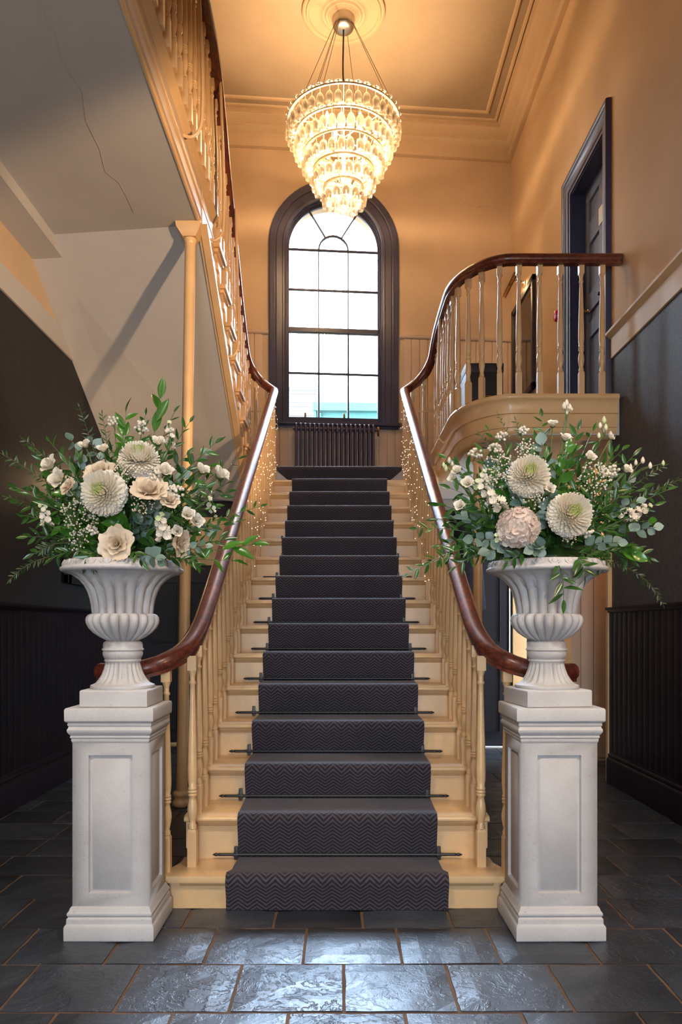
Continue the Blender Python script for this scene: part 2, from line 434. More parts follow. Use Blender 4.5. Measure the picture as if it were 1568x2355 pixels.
# dark dado panelling of separate boards
def dado(side, y0, y1, name):
    x = XR if side > 0 else XL
    base = slab(name, (min(x, x-side*.012), y0, 0), (max(x, x-side*.012), y1, 1.262), M['darkpanel'])
    n = int((y1-2.6)/.092); w = .092
    me = MB().box((0, .003, 0), (.010, .089, 1.02)).mesh('board', .002)
    for i in range(n):
        o = link('board', me, M['darkpanel'], base)
        o.location = (x-side*.022 if side > 0 else x+.012, y1-.092*(i+1), .24)
    sk = [(0, 0), (.04, 0), (.04, .17), (.035, .185), (.026, .19), (.03, .2), (.03, .21), (.02, .22), (.022, .235), (.012, .25), (0, .25)]
    pth = [(x, y1, 0), (x, y0, 0)] if side > 0 else [(x, y0, 0), (x, y1, 0)]
    MB().sweep(pth, sk, smooth=False).obj('baseboard_right' if side > 0 else 'baseboard_left', M['darkpanel'], kind='structure')
    cp = [(0, 1.245), (.03, 1.25), (.034, 1.262), (.05, 1.27), (.05, 1.287), (0, 1.29)]
    MB().sweep(pth, cp, smooth=False).obj('trim_4' if side > 0 else 'trim_5', M['darkpanel'], kind='structure')
dado(1, -3, 5.60, 'wall_right_panelling'); dado(-1, -3, 7.28, 'wall_left_panelling')
slab('trim_6', (XR-.03, 5.60, 0), (XR+.21, 5.645, 2.52), M['cream'])

# ---- hall behind the camera, with an assumed entrance opening
hb = MB(); hb.box((-2.3, -3.2, 0), (-.65, -3, 3.7)); hb.box((.65, -3.2, 0), (2.2, -3, 3.7)); hb.box((-.65, -3.2, 2.6), (.65, -3, 3.7))
hb.obj('wall_front', M['wallcream'], kind='structure')
slab('ceiling_hall', (-2.3, -3, 3.70), (2.2, 2.85, 3.93), M['soffit'])
slab('wall_upper_front', (-2.3, 1.2, 3.93), (2.2, 1.4, ZC), M['wallcream'])
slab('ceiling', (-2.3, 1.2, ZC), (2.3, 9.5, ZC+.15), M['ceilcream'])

# ---- back wall, turned a few degrees, with the arched window
BA = math.atan(.09); BU = Vector((math.cos(BA), math.sin(BA), 0)); BN = Vector((math.sin(BA), -math.cos(BA), 0)); BO = Vector((0, 8.77, 0))
def B(u, d, z): return BO + BU*u + BN*d + Vector((0, 0, z))
BM_ = Matrix(((BU.x, BN.x, 0, BO.x), (BU.y, BN.y, 0, BO.y), (0, 0, 1, 0), (0, 0, 0, 1)))   # local (u, d, z)
WC, WR_, WS, WB = -.085, .565, 5.53, 3.50
def arch(r, zb, n=20, c=WC, zs=WS):
    return [(c-r, zb)] + [(c-r*math.cos(PI*i/n), zs+r*math.sin(PI*i/n)) for i in range(n+1)] + [(c+r, zb)]
def between(inner, outer, d, mbx):
    n = len(inner); vs = [B(u, d, z) for u, z in inner] + [B(u, d, z) for u, z in outer]
    mbx.add(vs, [(i, i+1, n+i+1, n+i) for i in range(n-1)])
ins = arch(WR_, WB)
U0, U1 = -2.2, 2.1
outs = []
for u, z in ins:
    if z <= WS: outs.append((U0 if u < WC else U1, z))
    else:
        t = (u-WC)/WR_; s = (z-WS)/WR_; k = min((ZC-WS)/s if s > 1e-6 else 9, ((U1-WC) if t > 0 else (WC-U0))/abs(t) if abs(t) > 1e-6 else 99)
        outs.append((WC+t*k, WS+s*k))
# keep the upper corners square
mbw = MB(); between(ins, outs, 0, mbw)
def corner_fix(mbx):
    for i in range(len(outs)-1):
        a, b = outs[i], outs[i+1]
        if abs(a[0]-b[0]) > 1e-4 and abs(a[1]-b[1]) > 1e-4:
            c = (U0 if a[0] < WC else U1, ZC); mbx.add([B(a[0],0,a[1]), B(c[0],0,c[1]), B(b[0],0,b[1])], [(0, 1, 2)])
corner_fix(mbw)
mbw.add([B(U0,0,2.3), B(U1,0,2.3), B(U1,0,WB), B(U0,0,WB)], [(0,1,2,3)])
n = len(ins); vs = [B(u, 0, z) for u, z in ins] + [B(u, -.32, z) for u, z in ins]
mbw.add(vs, [(i, i+1, n+i+1, n+i) for i in range(n-1)] + [(0, n, 2*n-1, n-1)])
# outer leaf of the wall
mbw.add([B(u, -.32, z) for u, z in ins] + [B(u, -.32, z) for u, z in outs], [(i, n+i, n+i+1, i+1) for i in range(n-1)])
mbw.add([B(U0,-.32,2.3), B(U1,-.32,2.3), B(U1,-.32,WB), B(U0,-.32,WB)], [(0,3,2,1)])
wb = mbw.obj('wall_back', M['wallcream'], kind='structure')
# tongue and groove boards
me_hi = MB().box((0.004, 0, LZ), (.0915, .012, 4.50)).mesh('board', .003)
me_lo = MB().box((0.004, 0, LZ), (.0915, .012, 3.46)).mesh('board', .003)
for me in (me_hi, me_lo): me.materials.append(M['boards'])
def put_local(name, me, parent, u, d=0, z=0, mat=None):
    o = link(name, me, mat, parent); o.matrix_local = Matrix.Translation(B(u, d, z)) @ Matrix.Rotation(BA, 4, 'Z') @ Matrix.Scale(-1, 4, (0, 1, 0)); return o
u = -2.05
while u < 2.0:
    if u+.0955 < WC-.74 or u > WC+.74: put_local('board', me_hi, wb, u)
    elif u > WC-.80 and u < WC+.74: put_local('board', me_lo, wb, u)
    u += .0955
for a, b in ((-2.08, WC-.75), (WC+.75, 2.0)):
    MB().sweep([B(a, 0, 4.49), B(b, 0, 4.49)], [(0, 0), (.015, 0), (.03, .015), (.03, .03), (.02, .034), (.024, .045), (0, .05)], smooth=False).obj('trim_7', M['boards'], kind='structure')
# window: architrave, reveal lining, sashes, bars, panes, stool
win = bpy.data.objects.new('window_1', None); COL.objects.link(win); win['kind'] = 'structure'
def wpart(name, mbx, mat, bevel=0): return mbx.obj(name, mat, win, bevel=bevel)
apath = [B(u, 0, z) for u, z in arch(.56, 3.48, 28)]
aprof = [(.005, -.05), (.005, .012), (-.012, .022), (-.03, .022), (-.036, .012), (-.10, .020), (-.108, .034), (-.125, .040), (-.14, .034), (-.165, .045), (-.185, .040), (-.188, 0), (-.1, -.004)]
wpart('architrave', MB().sweep(apath, aprof, up=BN), M['trimdark'])
rev = MB(); ia = arch(.558, 3.50, 28); n = len(ia)
rev.add([B(u, .01, z) for u, z in ia] + [B(u, -.20, z) for u, z in ia], [(i, i+1, n+i+1, n+i) for i in range(n-1)], True)
wpart('reveal_lining', rev, M['trimdark'])
# outer box frame and sash frame
def arc_frame(r, zb, wid, d0, d1, c=WC):
    p = [B(u, 0, z) for u, z in arch(r, zb, 28, c)]
    return MB().sweep(p, [(0, d0), (wid, d0), (wid, d1), (0, d1)], up=BN, smooth=False)
wpart('box_frame', arc_frame(.56, 3.50, .022, -.15, -.04), M['trimdark'])
wpart('upper_sash', arc_frame(.545, 4.57, .030, -.12, -.085), M['trimdark'])
lowr = MB()
for a, b in (((WC-.545, 3.55), (WC-.515, 4.62)), ((WC+.515, 3.55), (WC+.545, 4.62)), ((WC-.545, 3.53), (WC+.545, 3.575)), ((WC-.545, 4.565), (WC+.545, 4.612))):
    lowr.box((a[0], -.10, a[1]), (b[0], -.055, b[1]), BM_)
wpart('lower_sash', lowr, M['trimdark'])
us = MB(); us.box((WC-.53, -.12, 4.56), (WC+.53, -.086, 4.60), BM_); wpart('meeting_rail', us, M['trimdark'])
def gbar(a, b, d, w=.026):
    (u0, z0), (u1, z1) = a, b
    m = MB().sweep([B(u0, d, z0), B(u1, d, z1)], [(-w/2, -.012), (w/2, -.012), (w*.3, .012), (-w*.3, .012)], up=BN, smooth=False)
    wpart('glazing_bar', m, M['trimdark'])
for z in (5.065, WS): gbar((WC-.53, z), (WC+.53, z), -.10)
gbar((WC-.53, 4.09), (WC+.53, 4.09), -.08)
for u in (WC-.172, WC+.172):
    gbar((u, 4.60), (u, WS), -.10, .020); gbar((u, 3.56), (u, 4.58), -.08, .026)
sa = [B(WC-.172*math.cos(PI*i/12), -.10, WS+.172*math.sin(PI*i/12)) for i in range(13)]
wpart('glazing_bar', MB().sweep(sa, [(-.011, -.012), (.011, -.012), (.008, .012), (-.008, .012)], up=BN, smooth=False), M['trimdark'])
for ang in (58, 122):
    ca, sn = math.cos(math.radians(ang)), math.sin(math.radians(ang)); gbar((WC+.165*ca, WS+.165*sn), (WC+.53*ca, WS+.53*sn), -.10, .022)
cols = (WC-.53, WC-.172, WC+.172, WC+.53)
for c0, c1 in zip(cols, cols[1:]):
    for z0, z1, d in ((3.57, 4.09, -.082), (4.09, 4.57, -.082), (4.6, 5.065, -.102), (5.065, WS, -.102)):
        wpart('pane', MB().box((c0, d, z0), (c1, d+.003, z1), BM_), M['pane'])
def sector(a0, a1, r0, r1, d=-.102):
    k = 8; pts = [(WC+r1*math.cos(a0+(a1-a0)*i/k), WS+r1*math.sin(a0+(a1-a0)*i/k)) for i in range(k+1)]
    pts += [(WC+r0*math.cos(a1+(a0-a1)*i/k), WS+r0*math.sin(a1+(a0-a1)*i/k)) for i in range(k+1)] if r0 > 0 else [(WC, WS)]
    wpart('pane', MB().prism(pts, d, d+.003, lambda a, b, dd: B(a, dd, b)), M['pane'])
R_ = math.radians
sector(0, R_(58), .172, .53); sector(R_(58), R_(122), .172, .53); sector(R_(122), PI, .172, .53); sector(0, PI, 0, .172)
for u in (-.33, .12):
    wpart('sash_lift', MB().box((WC+u-.012, -.055, 3.575), (WC+u+.012, -.03, 3.60), BM_).lathe([(.004, 0), (.009, .006), (.012, .018), (.006, .028)], 8, tuple(B(WC+u, -.045, 3.598))), M['brass'])
wpart('window_stool', MB().box((WC-.78, -.2, 3.465), (WC+.78, .07, 3.50), BM_).box((WC-.75, 0, 3.43), (WC+.75, .03, 3.465), BM_), M['trimdark'], .006)
# plaster cracks are part of the wall
def crack(pts, mat, parent, f):
    p = [f(*q) for q in pts]; return p

# ---- cornice, ceiling bands, rose
bl = B(-2.06, 0, 0); br = B(2.0, 0, 0)
yl = 8.77+.09*XL; yr = 8.77+.09*XR
cpath = [(XL, 1.4, ZC), (XL, yl, ZC), (XR, yr, ZC), (XR, 1.4, ZC)]
cprof = [(0, -.345), (.03, -.345), (.045, -.335), (.045, -.265), (.022, -.25), (.022, -.175), (.05, -.16), (.06, -.135), (.075, -.13), (.075, -.11), (.11, -.095), (.15, -.045), (.165, -.04), (.165, -.02), (.20, -.015), (.20, 0), (0, 0)]
MB().sweep(cpath, cprof, smooth=False).obj('cornice', M['cornice'], kind='structure')
MB().sweep(cpath, [(.215, 0), (.215, -.012), (.235, -.012), (.245, -.004), (.245, 0)], smooth=False).obj('ceiling_band', M['cornice'], kind='structure')
MB().sweep(cpath, [(.33, 0), (.33, -.014), (.345, -.018), (.36, -.010), (.37, 0)], smooth=False).obj('ceiling_band', M['cornice'], kind='structure')
RX, RY = .02, 7.17
rose = MB().lathe([(.0, -.075), (.10, -.075), (.125, -.055), (.135, -.062), (.15, -.05), (.165, -.056), (.18, -.040), (.20, -.046), (.215, -.032), (.24, -.030), (.30, -.022), (.325, -.022), (.333, -.034), (.35, -.034), (.358, -.022), (.372, -.022), (.378, -.03), (.39, -.024), (.395, 0)], 64, (RX, RY, ZC)).obj('ceiling_rose', M['rose_plaster'], kind='structure')
rose.data.update()

# ---- under the half landing
slab('landing_slab', (XL, 7.13, 2.36), (XR, 9.0, LZ-.008), M['soffit'])
slab('wall_under_landing', (-2.3, 7.32, 0), (2.8, 7.45, 2.37), M['darkpanel'])
slab('trim_8', (-1.98, 7.30, 1.74), (-.62, 7.325, 2.20), M['cream'])
slab('trim_9', (1.64, 7.27, 0), (1.77, 7.325, 2.30), M['cream']); slab('trim_10', (.95, 7.28, 2.29), (1.77, 7.325, 2.40), M['cream'])
slab('trim_11', (.5, 7.25, 2.26), (1.99, 7.29, 2.46), M['soffit'])
def panel_door(name, x0, x1, y, z1, mat, knob=True):
    d = MB().box((x0, y-.01, .02), (x1, y+.03, z1)).obj(name, mat, kind='structure')
    w = x1-x0
    for (a, b, z0, zz) in ((.12, .46, .15, .85), (.54, .88, .15, .85), (.12, .46, 1.0, z1-.15), (.54, .88, 1.0, z1-.15)):
        f = MB().sweep([(x0+w*a, y-.01, z0), (x0+w*b, y-.01, z0), (x0+w*b, y-.01, zz), (x0+w*a, y-.01, zz), (x0+w*a, y-.01, z0)], [(-.008, -.004), (.008, -.004), (.004, .012), (-.004, .012)], up=Vector((0,-1,0)), smooth=False)
        f.obj('panel_moulding', mat, d)
    return d
panel_door('door_2', 1.02, 1.58, 7.28, 2.24, M['darkdoor']); panel_door('door_3', -1.92, -1.18, 7.28, 1.72, M['darkdoor'])
slab('door_2_light_slit', (1.0, 7.2, 0), (1.6, 7.27, .012), M['white'])  # white strip painted as the slit of light under the door
slab('trim_12', (1.60, 7.262, .9), (1.612, 7.28, 1.62), M['white'])
# recess beyond the side wall, lined with sand coloured boards
al = slab('wall_alcove', (1.93, 6.52, 0), (2.8, 6.62, 2.5), M['boards'])
x = 1.935
me_al = MB().box((.003, 0, .03), (.107, .014, 2.45)).mesh('board', .003)
while x < 2.75:
    link('board', me_al, M['boards'], al, (x, 6.505, 0)); x += .11
slab('wall_alcove_side', (2.75, 5.6, 0), (2.8, 6.6, 2.5), M['boards']); slab('ceiling_alcove', (2.15, 5.6, 2.5), (2.8, 6.6, 2.6), M['soffit'])
slab('wall_alcove_near', (2.19, 5.5, 0), (2.8, 5.6, 2.6), M['boards']); slab('trim_13', (1.90, 6.49, 0), (1.955, 6.53, 2.5), M['cream'])
MB().tube([(-1.75, 7.0, .02), (-1.75, 7.0, .06)], .012).obj('pipe_bracket', M['pipe_yellow'], kind='structure')
MB().tube([(-2.0, 6.9, .08), (-1.2, 6.9, .08)], .022, 10).obj('trim_14', M['pipe_yellow'], kind='structure')

# ================================================================== BALUSTER
def rise(prof_z): return prof_z
def baluster_mesh(name):
    h = .0185
    b = MB()
    b.box((-h, -h, 0), (h, h, .165))
    b.add([(-h,-h,.165),(h,-h,.165),(h,h,.165),(-h,h,.165),(-.012,-.012,.18),(.012,-.012,.18),(.012,.012,.18),(-.012,.012,.18)], [(0,1,5,4),(1,2,6,5),(2,3,7,6),(3,0,4,7)])
    pr = [(.011,.172),(.0185,.180),(.0165,.187),(.0185,.194),(.0135,.202),(.0150,.215),(.0205,.245),(.0225,.268),(.021,.290),(.0165,.315),(.0145,.330),(.0200,.337),(.0200,.343),(.0165,.347),(.0205,.351),(.0205,.358),(.0165,.362),(.0200,.366),(.0200,.373),(.0165,.380),
          (.0205,.41),(.0212,.45),(.0200,.52),(.0175,.62),(.0150,.72),(.0125,.82),(.0115,.862),(.0155,.868),(.0155,.876),(.0115,.882),(.0120,.905),(.0175,.925),(.0185,.935)]
    b.lathe(pr, 12)
    b.box((-h, -h, .93), (h, h, 1.0))
    me = b.mesh(name); me.materials.append(M['cream']); return me
BAL = baluster_mesh('baluster')
def put_baluster(parent, x, y, z0, z1, rot=0):
    o = link('baluster', BAL, None, parent, (x, y, z0)); o.scale = (1, 1, z1-z0); o.rotation_euler = (0, 0, rot)
    return o
RAIL = [(-.037, -.012), (-.040, .006), (-.034, .026), (-.018, .038), (0, .041), (.018, .038), (.034, .026), (.040, .006), (.037, -.012), (.026, -.020), (.026, -.034), (-.026, -.034), (-.026, -.020)]

# ================================================================== MAIN FLIGHT
G, R = .275, .1647
def YN(k): return 3.06 if k == 1 else G*(9.89+k)
def ZN(k): return .137 if k == 1 else R*k
stair = thing('main_staircase', 'cream painted central staircase rising to the arched window landing', 'staircase', (0, 3.1, 0))
def sp(name, mbx, mat=None, bevel=0):
    me = mbx.mesh(name, bevel); o = link(name, me, mat or M['cream_step'], stair); o.location = (0, -3.1, 0); return o
HW = .655
for k in range(1, 16):
    yn, z = YN(k), ZN(k); yb = YN(k+1)+.03
    b = MB()
    nose = [(yb, z), (yn+.006, z), (yn-.006, z-.006), (yn-.010, z-.014), (yn-.006, z-.024), (yn+.006, z-.028), (yb, z-.028)]
    if k > 1:
        b.prism(nose, XS-HW, XS+HW, lambda a, c, d: Vector((d, a, c)))
    else:
        # first step: bullnose ends that run out under the curled rail
        out = []
        for s in (-1, 1):
            e = [(s*.665, 3.325), (s*.668, 3.24), (s*.69, 3.18), (s*.73, 3.155), (s*.80, 3.16), (s*.86, 3.20), (s*.93, 3.22), (s*.99, 3.19), (s*1.01, 3.135), (s*.985, 3.085), (s*.93, 3.062)]
            out += e if s < 0 else e[::-1]
        out = [(x+XS, y) for x, y in out]
        b.prism(out, z-.028, z, lambda a, c, d: Vector((a, c, d)))
        ins_ = [(x*.975, y+(.022 if y < 3.15 else -.02)) for x, y in out]
        sp('riser', MB().prism(ins_, 0.0, z-.026, lambda a, c, d: Vector((a, c, d))), bevel=0)
    sp('tread', b, bevel=.005 if k == 1 else 0)
    if k > 1:
        zb = ZN(k-1)
        sp('riser', MB().box((XS-HW+.02, yn+.03, zb-.01), (XS+HW-.02, yn+.045, z-.02)))
    zz = z-.028
    sp('cove_moulding', MB().prism([(yn+.032, zz), (yn+.008, zz), (yn+.010, zz-.006), (yn+.020, zz-.010), (yn+.026, zz-.022), (yn+.032, zz-.024)], XS-HW+.02, XS+HW-.02, lambda a, c, d: Vector((d, a, c))))
sp('landing_nosing', MB().prism([(YN(16)+.06, LZ), (YN(16)+.006, LZ), (YN(16)-.008, LZ-.01), (YN(16)+.006, LZ-.028), (YN(16)+.06, LZ-.028)], XS-HW, XS+HW, lambda a, c, d: Vector((d, a, c))))
sp('riser', MB().box((XS-HW+.02, YN(16)+.03, ZN(15)-.01), (XS+HW-.02, YN(16)+.045, LZ-.02)))
for s in (-1, 1):
    top = []
    for k in range(2, 17):
        top += [(YN(k)+.03, ZN(k-1)-.028), (YN(k)+.03, ZN(k)-.028)]
    top = [(3.12, 0), (3.12, ZN(1)-.028)] + top
    poly = top + [(7.16, LZ-.30), (3.62, .17), (3.42, 0)]
    x0 = XS+s*.61; x1 = XS+s*.645
    sp('string', MB().prism(poly, min(x0, x1), max(x0, x1), lambda a, c, d: Vector((d, a, c))))
    for k in range(2, 16):      # carved bracket under each tread end
        yn, z = YN(k)+.04, ZN(k)-.03
        pts = [(yn, z), (yn+.21, z), (yn+.19, z-.03), (yn+.13, z-.04), (yn+.10, z-.075), (yn+.05, z-.085), (yn+.02, z-.13), (yn, z-.12)]
        x0 = XS+s*.645; x1 = XS+s*.655
        sp('bracket', MB().prism(pts, min(x0, x1), max(x0, x1), lambda a, c, d: Vector((d, a, c))))
sp('stair_soffit', MB().prism([(3.62, .17), (7.16, LZ-.30), (7.16, LZ-.27), (3.6, .20)], XS-.61, XS+.61, lambda a, c, d: Vector((d, a, c))), M['soffit'])

# ---- balustrades that climb the flight, cross the landing edge and run on
def zr(y): return .5989*y-.8989
def rail_bottom(s):
    return [(s*.965, 3.12, .952), (s*.90, 3.085, .953), (s*.83, 3.075, .958), (s*.76, 3.085, .972), (s*.70, 3.12, .995), (s*.645, 3.20, 1.035), (s*.617, 3.34, 1.105)]
def shift(pts): return [(x+XS, y, z) for x, y, z in pts]
def main_rail(s, tail):
    p = smooth_path(shift(rail_bottom(s)) + shift([(s*.608, 3.55, zr(3.55)), (s*.605, 4.2, zr(4.2))]), 6)
    p += [Vector((XS+s*.605, y, zr(y))) for y in (5.0, 6.0, 6.8)]
    p += smooth_path(shift([(s*.605, 6.95, zr(6.95))]) + [(XS+s*.606, 7.05, zr(7.05))] , 2)
    p += smooth_path(tail, 6)
    return p
left_tail = [(-.633, 7.10, 3.345), (-.70, 7.13, 3.40), (-.775, 7.135, 3.465), (-.84, 7.09, 3.545), (-.868, 6.97, 3.61), (-.871, 6.80, 3.69), (-.872, 6.48, 3.915), (-.868, 6.12, 4.18), (-.855, 5.60, 4.52), (-.845, 5.35, 4.68), (-.835, 5.12, 4.79), (-.825, 4.85, 4.85), (-.82, 4.5, 4.86), (-.82, 3.4, 4.865), (-.82, 2.0, 4.87)]
def ell(a0, a1, n): return [(1.22-.38*math.cos(PI/2*i/n), 6.0-.60*math.sin(PI/2*i/n)) for i in range(a0, a1)]
right_in = [(.84, 7.0), (.84, 6.6), (.84, 6.3)] + ell(0, 9, 8) + [(1.45, 5.40), (1.70, 5.40), (XR+.0, 5.40)]
right_tail = [(.592, 7.10, 3.345), (.66, 7.13, 3.40), (.735, 7.135, 3.465), (.80, 7.10, 3.545), (.835, 7.0, 3.62), (.84, 6.8, 3.70), (.84, 6.6, 3.735), (.84, 6.3, 3.75)] + [(x, y, 3.75) for x, y in ell(0, 9, 8)] + [(1.45, 5.40, 3.75), (1.70, 5.40, 3.75), (XR-.005, 5.40, 3.75)]
bal_l = thing('balustrade', 'mahogany railed balustrade climbing the left of the stairs and on to the upper gallery', 'balustrade', (-.62, 3.1, .137))
bal_r = thing('balustrade', 'mahogany railed balustrade climbing the right of the stairs and round the door gallery', 'balustrade', (.58, 3.1, .137))
def bpart(par, name, mbx, mat, bevel=0):
    o = link(name, mbx.mesh(name, bevel), mat, par); o.location = -par.location; return o
rl = main_rail(-1, left_tail); rr = main_rail(1, right_tail)
bpart(bal_l, 'handrail', MB().sweep(rl, RAIL), M['mahogany']); bpart(bal_r, 'handrail', MB().sweep(rr, RAIL), M['mahogany'])
def tail_of(p): return [q for q in p if abs(q.x) > .75 and q.z > 3.4]
rl_up = tail_of(rl)
def bput(par, x, y, z0, z1, rot=0):
    o = put_baluster(par, x, y, z0, z1, rot); o.location = Vector((x, y, z0))-par.location
for s, par in ((-1, bal_l), (1, bal_r)):
    X = XS+s*.605
    bput(par, X-s*.0, 3.195, ZN(1), zr(3.195)-.0+.005)
    for k in range(2, 16):
        for dy in (.052, .19):
            y = YN(k)+dy; bput(par, X, y, ZN(k), zr(y)-.03)
    y = 7.11
    for q, (x, yy_) in enumerate(((.70, 3.16), (.80, 3.20), (.885, 3.17), (.95, 3.15))):
        bput(par, XS+s*x, yy_-.03, ZN(1), .928 + (.045 if x < .75 else .0))
    # scroll newel under the curl
for x in (-.70, -.80): bput(bal_l, x, 7.15, LZ, 3.36 if x > -.75 else 3.45)
for x in (.67, .775): bput(bal_r, x, 7.15, LZ, 3.36 if x < .72 else 3.47)
for s, par in ((-1, bal_l), (1, bal_r)):
    bpart(par, 'tie_rod', MB().tube([(XS+s*.60, 7.12, 3.165), (s*.87, 7.12, 3.165)], .006), M['cream'])
# upper left flight: two on each tread, then along the gallery
for k in range(1, 8):
    zt = LZ+R*k; yn = 7.15-.27*(k-1)
    for dy in (.05, .185):
        y = yn-dy; p = path_at(rl_up, 1, y); bput(bal_l, -.862, y, zt, p.z-.03)
y = 5.19
while y > 2.2:
    p = path_at(rl_up, 1, y); bput(bal_l, -.862 if y > 4.9 else -.85, y, TZ, p.z-.03); y -= .135
# gallery on the right
x = 1.855
while x > 1.25: bput(bal_r, x, 5.42, GZ, 3.72); x -= .148
arc = [(1.25, 5.42), (1.13, 5.44), (1.02, 5.53), (.94, 5.64), (.885, 5.78), (.865, 5.93), (.862, 6.08), (.862, 6.22), (.862, 6.36), (.862, 6.5), (.862, 6.64), (.862, 6.78), (.862, 6.92)]
for i, (ax, ay) in enumerate(arc[1:]): bput(bal_r, ax, ay, GZ, 3.72 if ay < 6.5 else 3.70, math.atan2(ay-arc[i][1], ax-arc[i][0]))
# iron stays that curl out from the string
def stay(par, x, xo, y, z0, z1, mat=M['cream']):
    p = smooth_path([(x, y, z0), ((x+xo)/2, y, z0-.015), (xo+(x-xo)*.12, y, z0+.03), (xo, y, z0+.12), (xo, y, z0+.4), (xo+(x-xo)*.2, y, z1)], 5)
    bpart(par, 'iron_stay', MB().tube(p, .010, 8, up=Vector((0, 1, 0))), mat)
stay(bal_l, -.90, -.78, 4.26, 3.90, 4.85); stay(bal_l, -.90, -.785, 5.08, 3.74, 4.78); stay(bal_l, -.89, -.79, 5.83, 3.23, 4.35)
stay(bal_r, .90, .80, 6.35, 2.70, 3.72)

# ---- left upper flight
uf = thing('upper_flight', 'cream upper flight with stepped string rising from the half landing on the left', 'staircase', (-1.5, 7.15, LZ))
def upart(name, mbx, mat=None, bevel=0):
    o = link(name, mbx.mesh(name, bevel), mat or M['cream'], uf); o.location = -uf.location; return o
for k in range(1, 8):
    z = LZ+R*k; yn = 7.15-.27*(k-1); yb = yn-.27-.03
    upart('tread', MB().prism([(yb, z), (yn-.006, z), (yn+.008, z-.012), (yn-.006, z-.028), (yb, z-.028)], XL+.005, -.835, lambda a, c, d: Vector((d, a, c))))
    upart('riser', MB().box((XL+.005, yn-.045, z-R), (-.885, yn-.03, z-.02)))
    upart('scotia', MB().box((-.885, yb+.02, z-.052), (-.85, yn-.03, z-.028)), bevel=.008)
upart('riser', MB().box((XL+.005, 5.26-.045, TZ-R), (-.885, 5.26-.03, TZ-.02)))
def zs(y): return 3.176-.6*(y-5.69)
top = []
for k in range(1, 9):
    z = LZ+R*k; yn = 7.15-.27*(k-1)-.03
    top += [(yn, z-R-.028), (yn, z-.028)]
poly = [(7.16, zs(7.16))] + top + [(4.82, TZ-.028), (4.82, 3.70)]
upart('string', MB().prism(poly, -.915, -.88, lambda a, c, d: Vector((d, a, c))))
upart('string_bead', MB().sweep([(-.885, 7.16, zs(7.16)+.004), (-.885, 4.83, zs(4.83)+.004)], [(-.035, -.012), (.012, -.012), (.012, .012), (-.035, .012)], smooth=False))
for k in range(1, 8):
    z = LZ+R*k-.03; yn = 7.15-.27*(k-1)-.05
    pts = [(yn, z), (yn-.20, z), (yn-.185, z-.035), (yn-.13, z-.05), (yn-.115, z-.09), (yn-.06, z-.10), (yn-.045, z-.15), (yn-.02, z-.165), (yn, z-.14)]
    upart('bracket', MB().prism(pts, -.88, -.866, lambda a, c, d: Vector((d, a, c))))
def quad_slab(name, pts, t, mat, kind='structure'):
    vs = [Vector(p) for p in pts] + [Vector(p)+Vector((0, 0, t)) for p in pts]
    return MB().add(vs, [(0,1,2,3),(7,6,5,4),(0,4,5,1),(1,5,6,2),(2,6,7,3),(3,7,4,0)]).obj(name, mat, kind=kind)
quad_slab('ceiling_under_flight', [(-.90, 4.84, 3.70), (XL, 4.98, 3.70), (XL, 7.14, 2.50), (-.90, 7.14, zs(7.14))], .02, M['soffit'])
quad_slab('ceiling_under_gallery', [(-.90, 1.4, 3.70), (XL, 1.4, 3.70), (XL, 4.98, 3.70), (-.90, 4.84, 3.70)], .02, M['soffit'])
slab('gallery_slab', (XL, 1.4, 3.725), (-.885, 5.23, TZ), M['boards'])
fas = [(-.008, 3.694), (.002, 3.694), (.006, 3.700), (.006, 3.795), (.020, 3.80), (.026, 3.812), (.020, 3.826), (.010, 3.83), (.010, 3.905), (.022, 3.91), (.030, 3.922), (.045, 3.927), (.055, 3.938), (.050, 3.953), (-.008, 3.953)]
MB().sweep([(-.90, 1.4, 0), (-.90, 5.235, 0)], fas, smooth=False).obj('gallery_fascia', M['cream'], kind='structure')
slab('beam', (XL, 1.4, 3.62), (-1.87, 5.12, 3.70), M['soffit'])

# ---- gallery on the door side
gp = smooth_path([(.885, 7.16, 0), (.885, 6.8, 0), (.885, 6.4, 0)] + [(1.25-.365*math.cos(PI/2*i/8), 6.0-.57*math.sin(PI/2*i/8), 0) for i in range(9)] + [(1.5, 5.43, 0), (XR-.02, 5.43, 0)], 3)
gf = [(-.08, 2.50), (-.05, 2.505), (-.02, 2.53), (-.012, 2.56), (-.012, 2.57), (-.002, 2.572), (-.002, 2.665), (.012, 2.668), (.012, 2.735), (.02, 2.745), (.024, 2.757), (.036, 2.762), (.045, 2.775), (.042, 2.79), (.035, 2.80), (-.08, 2.80)]
MB().sweep(gp, gf, smooth=False).obj('gallery_fascia', M['cream'], kind='structure')
flat = [(p.x+.03, p.y+.02) for p in gp] + [(XR, 7.16)]
MB().prism(flat, 2.52, GZ, lambda a, b_, d: Vector((a, b_, d))).obj('gallery_slab', M['soffit'], kind='structure')
flat2 = [(p.x-.015, p.y) for p in gp] + [(XR, 7.2)]
MB().prism(flat2, GZ, GZ+.008, lambda a, b_, d: Vector((a+.03, b_+.03, d)) if a < 1.9 else Vector((XR, b_+.03, d))).obj('floor_gallery', M['carpet'], kind='structure')
